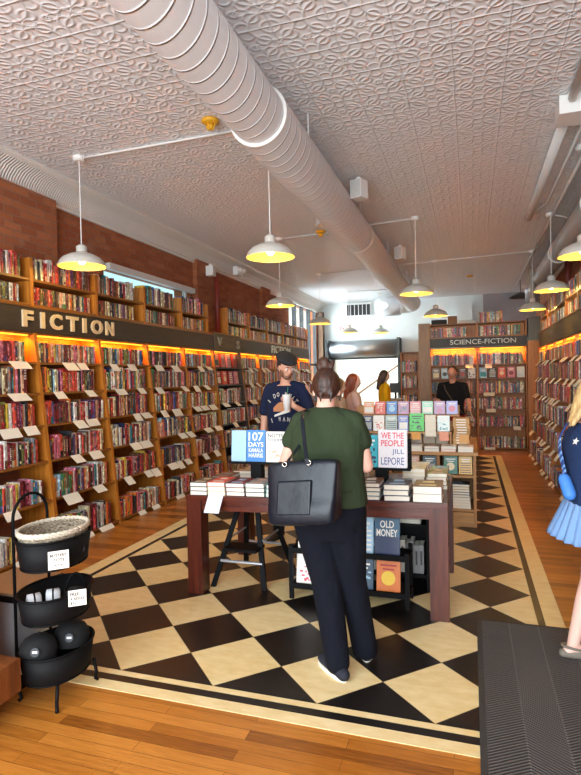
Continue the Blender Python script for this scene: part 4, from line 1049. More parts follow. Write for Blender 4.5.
def hand(w, d, n, lat, curl=.5, s=1.0, spread=.12, thumb=1, grip=0):
    """palm, four unequal bent fingers and a thumb from the palm's side; d = pointing, n = palm normal, lat = towards the thumb"""
    w, d, n, lat = Vector(w), Vector(d).normalized(), Vector(n).normalized(), Vector(lat).normalized()
    P = []
    P.append(('c', w, .024 * s, w + d * .035 * s, .026 * s))
    for k, off in enumerate((.03, .010, -.010, -.029)):
        base = w + d * (.085 - abs(off) * .25) * s + lat * off * s
        P.append(('c', w + d * .02 * s + lat * off * .6 * s, .016 * s, base, .0125 * s))
        L = (.042, .047, .044, .034)[k] * s; q = base; dd = (d + lat * off * spread * 20 * .2).normalized()
        for j in range(3):
            ang = curl * (.55, .8, .6)[j]; dd = (dd * cos(ang) + n * sin(ang)).normalized()
            # keep n perpendicular for the next bend
            nn = (n - dd * n.dot(dd)); 
            q2 = q + dd * L * (1, .68, .52)[j]
            P.append(('c', q, (.0098, .0090, .0082)[j] * s, q2, (.0090, .0082, .0074)[j] * s)); q = q2
            n2 = nn.normalized() if nn.length > .1 else n
            n_save = n; n = n2 if j < 2 else n
        n = (Vector(n) if k == 3 else (lat.cross(d) * (1 if lat.cross(d).dot(n) > 0 else -1)).normalized())
    nn = (lat.cross(d)).normalized(); nn = nn if nn.dot(n) > 0 else -nn
    b = w + d * .025 * s + lat * .026 * s
    t1 = b + (d * .6 + lat * .65 + nn * .25 * (1 + grip)).normalized() * .042 * s
    t2 = t1 + (d * .85 + lat * .1 + nn * .5 * (1 + grip)).normalized() * .03 * s
    P += [('c', b, .014 * s, t1, .0108 * s), ('c', t1, .0105 * s, t2, .0085 * s)]
    return P

def head_prims(hc, Rh, s=1.0):
    """skull, jaw, brow, nose, lips, ears; face looks along Rh's +Y"""
    T = Matrix.Translation(Vector(hc)) @ Rh
    def q(p, r, rot=None): return ('s', T @ Vector([a * s for a in p]), [a * s for a in r], Rh @ (rot or Matrix.Identity(4)))
    P = [q((0, -.012, .02), (.075, .094, .092)), q((0, .018, -.045), (.056, .066, .066)), q((0, .046, -.086), (.032, .03, .022)),
         q((0, .074, .018), (.045, .018, .012)), q((.034, .062, -.02), (.024, .022, .02)), q((-.034, .062, -.02), (.024, .022, .02)),
         q((0, .086, -.014), (.009, .02, .022)), q((0, .098, -.026), (.014, .014, .010)), q((0, .078, -.054), (.024, .012, .0055)), q((0, .077, -.063), (.02, .012, .006)),
         q((.076, -.006, -.012), (.009, .018, .03)), q((-.076, -.006, -.012), (.009, .018, .03))]
    return P, T
def eyes(par, T, s, iris='3a2a1c'):
    for k in (-1, 1):
        mb = MB(); mb.smooth = True; mb.T = T @ Matrix.Scale(s, 4) @ Matrix.Translation((k * .031, .074, -.002))
        mb.ball((0, 0, 0), .0125, 14); mb.m = 1; mb.T = mb.T @ Matrix.Translation((0, .0095, 0)) @ Matrix.Rotation(radians(-90), 4, 'X'); mb.lathe([(.0001, .0036), (.003, .0033), (.0055, .002)], n=12)
        mb.build('eye', [mat('eye_white', 'e8e4e0', .2), mat('iris_' + iris, iris, .2)], par)
        mb = MB(); mb.smooth = True; mb.T = T @ Matrix.Scale(s, 4); mb.tube([(k * .014, .089, .022), (k * .03, .088, .027), (k * .047, .074, .022)], [.002, .004, .0018], 6)
        mb.build('eyebrow', mat('brow_hair', '4a3020', .8), par)
def hairmat(n, a, b):
    k = 'hair_' + n
    if k in MATS: return MATS[k]
    m = bpy.data.materials.new(k); t = NT(m); o, X, Y, Z = t.xyz('obj')
    q = t.noise(o, 55, 5, (1, 1, .12), .65); t.col(t.ramp(q, [(.3, a), (.7, b)])); t.bump(q, .006); t.b.inputs['Roughness'].default_value = .45
    MATS[k] = m; return m
def fabric(n, c, var=.12):
    k = 'fabric_' + n
    if k in MATS: return MATS[k]
    m = bpy.data.materials.new(k); t = NT(m); o, X, Y, Z = t.xyz('obj')
    q = t.noise(o, 7, 3, (1, 1, .55)); q2 = t.noise(o, 260, 2); c = lin(c)
    t.col(t.mix(q2, tuple(v * (1 - var) for v in c[:3]) + (1,), tuple(min(1, v * (1 + var)) for v in c[:3]) + (1,)))
    t.bump(t.m('ADD', q, t.m('MULTIPLY', q2, .05)), .05, .7); t.b.inputs['Roughness'].default_value = .9; t.b.inputs['Specular IOR Level'].default_value = .2
    MATS[k] = m; return m
def Rm(yaw=0, pitch=0, roll=0): return Matrix.Rotation(radians(yaw), 4, 'Z') @ Matrix.Rotation(radians(pitch), 4, 'X') @ Matrix.Rotation(radians(roll), 4, 'Y')
def V(*a): return Vector(a)

def person(name_label, loc, heading, skin, J, clothes, vox=.009, s=1.0, yaw=0, pitch=0, iris='3a2a1c', build=1.0):
    """J: hip (l,r), knee, ankle, toe, shoulder, elbow, wrist, handdir, head. Local frame: +Y forward, +X the person's right"""
    r = empty('person', loc, radians(heading), name_label, 'person')
    sk = skinmat(skin[0], skin[1])
    hc = J['head']; Rh = Rm(yaw, pitch)
    hp, T = head_prims(hc, Rh, s)
    P = list(hp)
    neck = J['neck']
    P += [('c', neck, .056 * s * build, V(*hc) + V(0, -.015, -.045) * s, .052 * s)]
    P.append(('l', J['torso']))
    for sd in (0, 1):
        sh, el, wr = J['shoulder'][sd], J['elbow'][sd], J['wrist'][sd]
        P += [('c', sh, .055 * s * build, el, .040 * s * build), ('c', el, .040 * s * build, wr, .026 * s)]
        P += [('c', V(*neck) + V(0, 0, -.05), .05 * s, sh, .052 * s)]
        hd, hn, hl, curl = J['hand'][sd]
        P += hand(wr, hd, hn, hl, curl, s)
        hi, kn, an, to = J['hip'][sd], J['knee'][sd], J['ankle'][sd], J['toe'][sd]
        P += [('c', hi, .085 * s * build, kn, .056 * s * build), ('c', kn, .056 * s * build, V(*kn) * .65 + V(*an) * .35, .055 * s * build), ('c', V(*kn) * .65 + V(*an) * .35, .055 * s * build, an, .036 * s), ('c', V(*an) + V(0, 0, -.03), .034 * s, to, .026 * s)]
        bk = (V(*an) - V(*to)); bk.z = 0; bk.normalize()
        P += [('c', V(*an) + V(0, 0, -.03), .034 * s, V(an[0], an[1], .035) + bk * .03, .03 * s)]
    body = blob('body', P, vox, sk, r, 3, .5)
    eyes(r, T, s, iris)
    mb = MB(); mb.smooth = True; mb.T = T @ Matrix.Scale(s, 4); mb.tube([(-.022, .086, -.058), (-.008, .092, -.056), (.008, .092, -.056), (.022, .086, -.058)], [.002, .0045, .0045, .002], 8); mb.build('lips', mat('lips', 'a85a50', .4), r)
    for (nm, prims, m, kw) in clothes: blob(nm, prims, kw.pop('vox', vox), m, r, **kw)
    return r, T

def shoe(par, an, to, m, sole, heelback=.055, s=1.0):
    A = V(an[0], an[1], 0); B = V(to[0], to[1], 0); d = (B - A).normalized(); H = A - d * heelback
    P = [('c', H + V(0, 0, .035), .034 * s, A + V(0, 0, .045), .040 * s), ('c', A + V(0, 0, .045), .040 * s, B + V(0, 0, .03), .036 * s), ('c', B + V(0, 0, .03), .036 * s, B + d * .03 + V(0, 0, .026), .028 * s)]
    o = blob('shoe', P, .007, m, par, 3, .5, post=lambda v: V(v.x, v.y, max(v.z, .012)))
    lat = V(-d.y, d.x, 0); pts = []
    for k in range(28):
        a = 2 * pi * k / 28; u = cos(a); w = sin(a) * (.041 + .004 * u) * s
        L0 = (H - d * .018); L1 = B + d * .055; c = (L0 + L1) / 2; hl = (L1 - L0).length / 2
        p = c + d * hl * (abs(u) ** .75 * (1 if u > 0 else -1)) + lat * w; pts.append((p.x, p.y))
    mb = MB(); mb.prism(pts, .001, .024, 'z'); mb.build('sole', sole, par)
    return o
TOR = lambda hw, sw, dp, zh=.90, zs=1.40: [(0, 0, zh - .12, hw * .9, dp * .95), (0, 0, zh, hw, dp * 1.05), (0, 0, zh + (zs - zh) * .35, hw * .84, dp * .9), (0, .005, zh + (zs - zh) * .7, sw * .86, dp), (0, 0, zs - .03, sw * .8, dp * .8), (0, 0, zs + .03, sw * .45, dp * .6)]

# -- woman in the green T-shirt, seen from behind
O = V(1.115, .42, 0)
def w(x, y, z): return (x - O.x, y - O.y, z)
J = dict(head=w(1.100, .475, 1.545), neck=w(1.102, .425, 1.42), torso=TOR(.185, .19, .115, .90, 1.37),
         shoulder=[w(.955, .42, 1.355), w(1.272, .42, 1.355)], elbow=[w(.85, .44, 1.12), w(1.325, .46, 1.12)], wrist=[w(.95, .69, 1.05), w(1.24, .70, 1.06)],
         hand=[((.3, .9, .1), (0, 0, 1), (-.9, .3, 0), .7), ((-.3, .9, .1), (0, 0, 1), (.9, .3, 0), .7)],
         hip=[w(1.035, .42, .86), w(1.205, .42, .86)], knee=[w(1.105, .385, .47), w(1.228, .45, .48)], ankle=[w(1.185, .275, .085), w(1.295, .53, .085)], toe=[w(1.085, .375, .03), w(1.27, .69, .03)])
GREEN = fabric('olive_green', '2f3a27'); PANT = fabric('navy_black', '0b0e19')
shirt = [('l', [(0, 0, .905, .222, .150), (0, 0, .98, .215, .148), (0, 0, 1.10, .200, .135), (0, 0, 1.22, .212, .14), (0, 0, 1.32, .212, .13), (-.005, 0, 1.38, .18, .105), (-.008, .0, 1.425, .115, .08), (-.008, .01, 1.455, .07, .065)]),
         ('c', w(.96, .42, 1.352), .066, w(.90, .432, 1.26), .063), ('c', w(1.268, .42, 1.352), .066, w(1.305, .44, 1.262), .060), ('c', w(1.02, .42, 1.40), .05, w(.96, .42, 1.37), .062), ('c', w(1.2, .42, 1.40), .05, w(1.27, .42, 1.37), .062)]
pants = [('l', [(0, 0, .72, .19, .12), (0, 0, .80, .205, .145), (0, -.005, .86, .215, .155), (0, 0, .95, .195, .14), (0, 0, 1.0, .18, .125)]),
         ('c', w(1.02, .415, .82), .12, w(1.10, .385, .48), .088), ('c', w(1.10, .385, .48), .088, w(1.18, .285, .075), .068),
         ('c', w(1.215, .42, .82), .115, w(1.235, .45, .48), .080), ('c', w(1.235, .45, .48), .080, w(1.288, .505, .055), .074)]
woman, T = person('woman in olive green T-shirt and dark wide trousers standing back-turned at the red table', O, 0, ('fair', 'e0b09c'), J,
    [('t_shirt', shirt, GREEN, dict(it=8)), ('trousers', pants, PANT, dict(it=6, post=lambda v: V(v.x, v.y, max(v.z, .028))))], vox=.008, s=.96, yaw=12, pitch=-24, build=1.05)
HB = hairmat('auburn', '1c100b', '4a2a1c')
hc = V(*J['head']); Rh = Rm(12, -24)
def hp_(p): return (Matrix.Translation(hc) @ Rh) @ Vector(p)
hair = [('s', hp_((0, -.028, .028)), (.084, .098, .092), Rh), ('s', hp_((0, -.045, -.02)), (.068, .06, .05), Rh), ('c', hp_((0, -.05, .10)), .034, hp_((-.01, -.06, .145)), .030),
        ('s', hp_((-.012, -.065, .150)), (.036, .034, .032), None), ('c', hp_((.03, -.07, .12)), .016, hp_((.045, -.075, .155)), .009), ('c', hp_((-.04, -.06, .12)), .014, hp_((-.055, -.06, .15)), .007),
        ('c', hp_((.07, .0, .0)), .014, hp_((.076, .01, -.06)), .006), ('c', hp_((-.07, .0, .0)), .014, hp_((-.076, .01, -.06)), .006), ('c', hp_((.03, -.085, -.05)), .014, hp_((.025, -.075, -.10)), .005), ('c', hp_((-.03, -.085, -.05)), .014, hp_((-.03, -.07, -.095)), .005)]
blob('hair', hair, .007, HB, woman, 2, .5)
for an, to in zip(J['ankle'], J['toe']): shoe(woman, an, to, mat('navy_canvas', '161a28', .8), mat('white_rubber', 'dcd8cc', .6))
mb = MB(); mb.smooth = True; mb.tube([(-.16 + .32 * k / 12, -.153 + .012 * abs(k - 6) ** 2 / 36, 1.01 + .004 * sin(k)) for k in range(13)], .003, 6)
mb.build('shirt_seam', GREEN, woman)

# -- tote bag on her left shoulder
LEA = mat('black_leather', '0c131e', .36, var=.25, vs=9, bump=.004, spec=.35)
r = empty('tote_bag', (.88, .155, .84), radians(-6), 'black leather tote bag with front pocket hanging from the shoulder of the woman in green', 'tote bag')
def tb(z, off=0): return (-.025 - off + .02 * (1 - z / .31) , .375 + off - .012 * (1 - z / .31))
mb = MB(); mb.smooth = True
n = 9; vs = []; fs = []
for i in range(10):
    z = .32 * i / 9; x0, x1 = tb(z); th = .075 - .045 * (i / 9) ** 1.5 + .015 * sin(pi * min(1, i / 4))
    zt = z + .02 * (i / 9)
    rim = [(x0 + .008, -th), (x0 + (x1 - x0) * .25, -th * 1.08), (x0 + (x1 - x0) * .5, -th * 1.12), (x0 + (x1 - x0) * .75, -th * 1.08), (x1 - .008, -th), (x1, -th * .6), (x1 - .006, 0), (x1, th * .6), (x1 - .008, th), ((x0 + x1) / 2, th * 1.05), (x0 + .008, th), (x0, th * .6), (x0 + .006, 0), (x0, -th * .6)]
    vs += [(a, b, zt + .035 * (a / .35) * 1.0) for a, b in rim]
k = 14
for i in range(9):
    for j in range(k): fs.append((i * k + j, i * k + (j + 1) % k, (i + 1) * k + (j + 1) % k, (i + 1) * k + j))
fs += [tuple(range(k))[::-1], tuple(range(9 * k, 10 * k))]
mb.add(vs, fs); o = mb.build('bag_body', LEA, r)
bv = o.modifiers.new('s', 'SUBSURF'); bv.levels = 1; bv.render_levels = 2
mb = MB(); mb.smooth = False
mb.add([(.055, -.094, .075), (.245, -.098, .092), (.245, -.072, .265), (.055, -.070, .245), (.055, -.06, .075), (.245, -.06, .092), (.245, -.04, .265), (.055, -.04, .245)],
       [(0, 1, 2, 3), (7, 6, 5, 4), (0, 4, 5, 1), (1, 5, 6, 2), (2, 6, 7, 3), (3, 7, 4, 0)])
o = mb.build('front_pocket', LEA, r); q = o.modifiers.new('b', 'BEVEL'); q.width = .008; q.segments = 3
RNG = mat('nickel_ring', 'c8c4bc', .25, .9)
for x, z in ((.09, .335), (.225, .35)):
    mb = MB(); mb.smooth = True; mb.tube([(x + .012 * cos(a * pi / 8), -.045 - .005, z + .012 * sin(a * pi / 8)) for a in range(17)], .0035, 8); mb.build('ring', RNG, r)
def strap(pts, wd=.02, nm='strap'):
    mb = MB(); P = [Vector(p) for p in pts]; vs = []; fs = []
    for i, p in enumerate(P):
        d = (P[min(i + 1, len(P) - 1)] - P[max(0, i - 1)]).normalized(); lat = d.cross(V(0, 1, 0)).normalized() * wd / 2; nn = V(0, .003, 0)
        vs += [p - lat - nn, p + lat - nn, p + lat + nn, p - lat + nn]
    for i in range(len(P) - 1):
        for j in range(4): fs.append((i * 4 + j, i * 4 + (j + 1) % 4, (i + 1) * 4 + (j + 1) % 4, (i + 1) * 4 + j))
    fs += [(3, 2, 1, 0), tuple(len(P) * 4 - 4 + j for j in range(4))]
    mb.add(vs, fs); return mb.build(nm, LEA, r)
strap([(.225, -.05, .34), (.215, -.052, .37), (.18, .01, .45), (.14, .08, .56), (.115, .15, .60), (.105, .25, .598), (.09, .36, .56)])
strap([(.09, -.05, .325), (.092, .02, .36), (.085, .15, .40), (.08, .24, .48), (.08, .27, .55)], .018)

# -- man in the flat cap behind the table, facing the camera
O = V(.13, 2.62, 0); k = 1.05
J = dict(head=(-.03, .06, 1.735), neck=(0, .01, 1.57), torso=TOR(.17, .205, .115, 1.02, 1.53),
         shoulder=[(-.19, 0, 1.51), (.19, 0, 1.51)], elbow=[(-.29, .05, 1.24), (.25, -.02, 1.21)], wrist=[(-.185, .26, 1.35), (.255, .03, .95)],
         hand=[((.45, .1, .35), (.5, .8, -.1), (-.2, .2, 1), .75), ((0, .1, -1), (-1, 0, 0), (0, 1, 0), .35)],
         hip=[(-.10, 0, .96), (.10, 0, .96)], knee=[(-.11, .01, .52), (.11, .01, .52)], ankle=[(-.12, -.02, .09), (.12, -.02, .09)], toe=[(-.15, .12, .03), (.15, .12, .03)])
# the person's own left is -X in the local frame once turned round
NAVY = fabric('navy_tee', '18203a')
tee = [('l', [(0, 0, .97, .195, .135), (0, 0, 1.12, .19, .13), (0, 0, 1.28, .205, .135), (0, 0, 1.43, .21, .13), (0, 0, 1.50, .19, .105), (0, 0, 1.545, .11, .075), (0, .0, 1.565, .08, .065)]),
       ('c', (-.07, 0, 1.555), .045, (-.17, 0, 1.515), .06), ('c', (.07, 0, 1.555), .045, (.17, 0, 1.515), .06), ('c', (-.175, 0, 1.505), .066, (-.24, .035, 1.33), .066), ('c', (.175, 0, 1.505), .066, (.235, -.012, 1.30), .066)]
tr = [('l', [(0, 0, .90, .175, .125), (0, 0, 1.0, .175, .125), (0, 0, 1.04, .17, .12)]), ('c', (-.1, 0, .92), .095, (-.11, .01, .52), .075), ('c', (-.11, .01, .52), .075, (-.12, -.02, .09), .06),
      ('c', (.1, 0, .92), .095, (.11, .01, .52), .075), ('c', (.11, .01, .52), .075, (.12, -.02, .09), .06)]
man, T = person('man in dark flat cap and navy printed T-shirt holding a white cup behind the table', O, 178, ('tan', 'd09a80'), J,
    [('t_shirt', tee, NAVY, dict(it=8)), ('trousers', tr, fabric('dark_jeans', '20242c'), {})], vox=.009, s=.98, yaw=48, pitch=-22)
for an, to in zip(J['ankle'], J['toe']): shoe(man, an, to, mat('brown_shoe', '3a2a20', .6), mat('dark_sole', '1c1a18', .7))
hc = V(*J['head']); Rh = Rm(48, -22)
blob('hair', [('s', hp_((0, -.03, .015)), (.083, .088, .085), Rh)], .009, hairmat('dark', '1c1410', '3c2c20'), man)
blob('beard', [('s', hp_((0, .045, -.088)), (.045, .042, .032), Rh), ('s', hp_((.045, .02, -.06)), (.022, .04, .04), Rh), ('s', hp_((-.045, .02, -.06)), (.022, .04, .04), Rh)], .008, hairmat('stubble', '5a3a28', '8a6048'), man)
CAPM = fabric('charcoal_wool', '2a2a2e')
blob('flat_cap', [('s', hp_((0, -.02, .08)), (.108, .128, .052), Rh @ Rm(0, -10)), ('s', hp_((0, .06, .075)), (.078, .065, .022), Rh @ Rm(0, -18)), ('s', hp_((0, -.05, .06)), (.09, .08, .05), Rh)], .008, CAPM, man)
# print on the chest: lettering laid onto the cloth
def lay_on(target, mb_, name, m, origin, direction=V(0, -1, 0), off=.003):
    bvh = BVHTree.FromPolygons([v.co for v in target.data.vertices], [tuple(p.vertices) for p in target.data.polygons])
    out = []
    for v in mb_.v:
        h = bvh.ray_cast(Vector(v) - direction * .5, direction)
        out.append(tuple((h[0] if h[0] is not None else Vector(v)) - direction * off))
    mb_.v = out
    return mb_.build(name, m, target)
tee_o = [c for c in man.children if c.name.startswith('t_shirt')][0]
def arc_text(body, cx, cz, rad, a0, a1, hgt):
    mb = MB(); n = len(body)
    for i, ch in enumerate(body):
        if ch == ' ': continue
        a = a0 + (a1 - a0) * i / (n - 1)
        # letters read from the front: local x is mirrored because the wearer faces +Y
        mb.T = Matrix.Translation((cx - rad * sin(a), .3, cz + rad * cos(a))) @ Matrix.Rotation(pi, 4, 'Z') @ Matrix.Rotation(a, 4, 'Y')
        wd = hgt * (.25 if ch == 'I' else .62); mb.text(ch, -wd / 2, wd / 2, 0, hgt, 0, 0.0001, .03)
    return mb
LETW = mat('print_white', 'e4e0d6', .7)
lay_on(tee_o, arc_text('I DO WHAT', 0, 1.295, .15, -.95, .95, .044), 'chest_lettering', LETW, None)
lay_on(tee_o, arc_text('I WANT', 0, .84, .36, -.30, .30, .044), 'chest_lettering', LETW, None)
mb = MB(); mb.add([(-.09 + .015 * i, .3, 1.33 + .06 * sin(pi * i / 12)) for i in range(13)] + [(-.09 + .015 * i, .3, 1.295) for i in range(13)], [(i, i + 1, 14 + i, 13 + i) for i in range(12)])
lay_on(tee_o, mb, 'chest_print', mat('print_tan', 'b07850', .8), None)
mb = MB(); mb.add([(-.08 + .02 * i, .3, 1.325 - .008 * i) for i in range(9)] + [(-.08 + .02 * i, .3, 1.29 - .006 * i) for i in range(9)], [(i, i + 1, 10 + i, 9 + i) for i in range(8)])
lay_on(tee_o, mb, 'chest_print', mat('print_pale', 'd8d4cc', .8), None, off=.0045)
# cup
r = empty('drink_cup', (O.x + .115, O.y - .325, 1.32), 0, 'white paper cup with green straw in the hand of the man in the cap', 'cup')
mb = MB(); mb.smooth = True; mb.lathe([(.0001, 0), (.028, 0), (.041, .13), (.043, .135), (.038, .135), (.0001, .134)], n=24); mb.build('cup', mat('cup_paper', 'e6e2de', .5), r)
mb = MB(); mb.smooth = True; mb.lathe([(.0435, .13), (.0445, .14), (.038, .148), (.0001, .15)], n=24); mb.build('lid', mat('clear_lid', 'd6dad8', .3), r)
mb = MB(); mb.smooth = True; mb.tube([(.005, 0, .14), (.015, -.005, .22)], .004, 8); mb.build('straw', mat('green_straw', '1f7a4c', .4), r)

# -- generic standing figure
def stander(label, loc, heading, skin, H, top, bottom, hair, yaw=0, pitch=0, elbow=None, wrist=None, hnd=None, vox=.012, longhair=True, sleeves=.6, bottomz=0, extra=None, w_=.19):
    k = H / 1.75
    def q(*a): return tuple(x * k for x in a)
    J = dict(head=q(0, .02, 1.62), neck=q(0, -.005, 1.46), torso=[tuple(x * k for x in row_) for row_ in TOR(.165, w_, .105, .93, 1.42)],
             shoulder=[q(-w_ + .015, 0, 1.405), q(w_ - .015, 0, 1.405)], elbow=elbow or [q(-.23, -.03, 1.12), q(.23, -.03, 1.12)], wrist=wrist or [q(-.23, .05, .87), q(.23, .05, .87)],
             hand=hnd or [((0, .1, -1), (1, 0, 0), (0, 1, 0), .35), ((0, .1, -1), (-1, 0, 0), (0, 1, 0), .35)],
             hip=[q(-.09, 0, .90), q(.09, 0, .90)], knee=[q(-.10, .01, .49), q(.10, .01, .49)], ankle=[q(-.10, -.02, .085), q(.10, -.02, .085)], toe=[q(-.12, .11, .03), q(.12, .11, .03)])
    shd, elb = J['shoulder'], J['elbow']
    def sl(i, f): return V(*shd[i]).lerp(V(*elb[i]), f)
    tp = [('l', [tuple(x * k for x in row_) for row_ in [(0, 0, .93, .185, .125), (0, 0, 1.08, .172, .118), (0, 0, 1.25, w_ + .003, .123), (0, 0, 1.37, w_, .115), (0, 0, 1.425, w_ * .85, .09), (0, 0, 1.455, .08, .06)]])]
    for i in (0, 1): tp += [('c', shd[i], .066 * k, sl(i, sleeves), .056 * k), ('c', V((-.06, .06)[i] * k, 0, 1.45 * k), .04 * k, V(*shd[i]), .058 * k)]
    if sleeves > .95: tp += [('c', J['elbow'][i], .054 * k, V(*J['elbow'][i]).lerp(V(*J['wrist'][i]), .9), .042 * k) for i in (0, 1)]
    bt = [('l', [tuple(x * k for x in row_) for row_ in [(0, 0, .84, .175, .12), (0, 0, .93, .172, .12), (0, 0, .99, .16, .115)]])]
    for i in (0, 1):
        hi, kn, an = V(*J['hip'][i]), V(*J['knee'][i]), V(*J['ankle'][i])
        bt.append(('c', hi, .098 * k, hi.lerp(kn, .9) if bottomz else kn, .072 * k))
        if not bottomz: bt.append(('c', kn, .07 * k, an, .055 * k))
    p, T = person(label, loc, heading, skin, J, [('top', tp, top, {}), ('bottoms', bt, bottom, {})], vox=vox, s=k, yaw=yaw, pitch=pitch)
    hc = V(*J['head']); Rh = Rm(yaw, pitch); TT = Matrix.Translation(hc) @ Rh
    hs = [('s', TT @ V(0, -.03 * k, .028 * k), (.084 * k, .092 * k, .09 * k), Rh)]
    if longhair:
        hs += [('c', TT @ V(0, -.06 * k, .0), .075 * k, TT @ V(0, -.075 * k, -.10 * k), .07 * k), ('c', TT @ V(0, -.075 * k, -.10 * k), .07 * k, TT @ V(0, -.09 * k, -.28 * k), .045 * k),
               ('c', TT @ V(.068 * k, -.005, .03), .026 * k, TT @ V(.08 * k, -.02, -.22 * k), .022 * k), ('c', TT @ V(-.068 * k, -.005, .03), .026 * k, TT @ V(-.08 * k, -.02, -.22 * k), .022 * k)]
    blob('hair', hs, vox * .9, hair, p, 3, .5)
    for an, to in zip(J['ankle'], J['toe']): shoe(p, an, to, mat('dark_shoe', '26221f', .6), mat('pale_sole', 'b8b0a4', .7), s=k)
    return p, J, T
# red-haired woman in profile
stander('woman with long red hair and pale pink top, in profile beyond the island', (.25, 5.35, 0), -72, ('pale', 'e6b8a8'), 1.68, fabric('pale_pink', 'e6c4bc'), fabric('cream_trousers', 'b8a890'), hairmat('red', '5c2410', 'a85028'), pitch=-10,
        elbow=[(-.22, .05, 1.12), (.22, .05, 1.12)], wrist=[(-.15, .26, 1.08), (.15, .26, 1.08)], hnd=[((.1, 1, 0), (0, 0, 1), (-1, 0, 0), .6), ((-.1, 1, 0), (0, 0, 1), (1, 0, 0), .6)])
# partly hidden person with light brown hair
stander('person with light brown hair mostly hidden behind the head of the woman in green', (.20, 4.6, 0), -60, ('medium', 'd8a890'), 1.62, fabric('beige_top', 'b49a80'), fabric('blue_jeans', '3a4a66'), hairmat('light_brown', '5c4028', 'a4805a'), pitch=-15)
# woman in yellow
stander('woman with long dark hair in yellow jacket, in profile before the rear opening', (.16, 9.0, 0), -70, ('pale2', 'e0b8a0'), 1.76, fabric('mustard_yellow', 'e8b41c'), fabric('dark_skirt', '2a2a30'), hairmat('dark_brown', '1e120c', '46301e'), pitch=-12, vox=.014, sleeves=1.0)
# person in black T-shirt with cross-body strap, looking down
p, J, T = stander('person in black T-shirt and red shorts looking down, holding a book by the science-fiction shelves', (1.60, 7.0, 0), 172, ('medium2', 'c48a70'), 1.78, fabric('black_tee', '17171a'), fabric('brick_red', '7c2420'), hairmat('short_brown', '2a1a12', '5c402c'), pitch=-28, longhair=False, vox=.012, bottomz=1,
        elbow=[(-.26, .02, 1.13), (.25, .0, 1.13)], wrist=[(-.30, .20, .93), (.22, .12, .92)], hnd=[((-.2, .8, -.5), (.9, .2, -.2), (0, .5, .8), .7), ((0, .6, -.8), (-1, 0, 0), (0, 1, 0), .4)], w_=.195)
mb = MB(); mb.smooth = False
pts = [(.12, .10, 1.44), (.09, .135, 1.36), (0, .155, 1.22), (-.10, .15, 1.08), (-.17, .10, .98), (-.19, 0, .95), (-.1, -.13, 1.08), (.05, -.135, 1.32), (.12, -.06, 1.45), (.12, .10, 1.44)]
mb.tube(pts, .011, 6); mb.build('crossbody_strap', mat('strap_brown', '4a3a34', .6), p)
mb = MB(); mb.smooth = True; mb.T = T
for s_ in (-1, 1): mb.tube([(s_ * .031 + .022 * cos(a * pi / 6), .098, -.003 + .017 * sin(a * pi / 6)) for a in range(13)], .002, 6)
mb.tube([(-.009, .1, 0), (.009, .1, 0)], .002, 6); mb.tube([(.053, .096, .0), (.078, .0, .005)], .002, 6); mb.tube([(-.053, .096, .0), (-.078, .0, .005)], .002, 6); mb.build('glasses', BLACK, p)
face_book((1.86, 6.70, .84), radians(-60), .13, .20, .02, 'brown', 'white', 'open-held brown book in the hand of the person in the black T-shirt', lean=-20, style=0)
# short sleeves are tops; the shorts end above the knee

# -- girl at the right edge, seen from behind in profile
O = V(2.54, .92, .011)
J = dict(head=(0, .055, 1.49), neck=(0, .02, 1.345), torso=[(0, 0, .72, .14, .11), (0, 0, .84, .155, .12), (0, 0, 1.02, .13, .10), (0, 0, 1.2, .15, .11), (0, 0, 1.28, .14, .09), (0, 0, 1.33, .07, .06)],
         shoulder=[(-.165, 0, 1.27), (.165, 0, 1.27)], elbow=[(-.2, .03, 1.03), (.2, .06, 1.03)], wrist=[(-.14, .24, 1.02), (.14, .26, 1.02)],
         hand=[((.2, 1, 0), (0, 0, 1), (-1, 0, 0), .6), ((-.2, 1, 0), (0, 0, 1), (1, 0, 0), .6)],
         hip=[(-.085, 0, .80), (.085, 0, .80)], knee=[(-.08, .10, .44), (.075, -.045, .44)], ankle=[(-.08, .22, .08), (.075, -.14, .08)], toe=[(-.08, .36, .028), (.09, .01, .028)])
SWT = fabric('navy_sweatshirt', '1f3052')
sw = [('l', [(0, 0, .86, .165, .135), (0, 0, .92, .17, .145), (0, 0, 1.06, .16, .14), (0, 0, 1.2, .175, .145), (0, 0, 1.27, .165, .12), (0, 0, 1.32, .09, .075)]),
      ('c', (-.155, 0, 1.265), .062, (-.2, .03, 1.03), .055), ('c', (-.2, .03, 1.03), .055, (-.15, .21, 1.02), .045), ('c', (.155, 0, 1.265), .062, (.2, .06, 1.03), .055), ('c', (.2, .06, 1.03), .055, (.15, .23, 1.02), .045)]
girl, T = person('blonde person in navy sweatshirt and pale blue pleated skirt at the right edge, back turned', O, -78, ('fair2', 'e4b8a8'), J, [('sweatshirt', sw, SWT, dict(it=8))], vox=.008, s=.9, yaw=-5, pitch=-5)
hc = V(*J['head']); Rh = Rm(-5, -5)
blob('hair', [('s', hp_((0, -.03, .02)), (.082, .09, .085), Rh), ('c', hp_((0, -.06, .0)), .07, hp_((.0, -.10, -.10)), .05), ('c', hp_((.0, -.10, -.10)), .05, hp_((.03, -.15, -.17)), .02), ('c', hp_((.05, -.08, -.05)), .03, hp_((.06, -.15, -.19)), .012), ('c', hp_((-.05, -.08, -.05)), .03, hp_((-.04, -.13, -.2)), .014)], .008, hairmat('blonde', 'a47c48', 'e0c088'), girl, 3, .5)
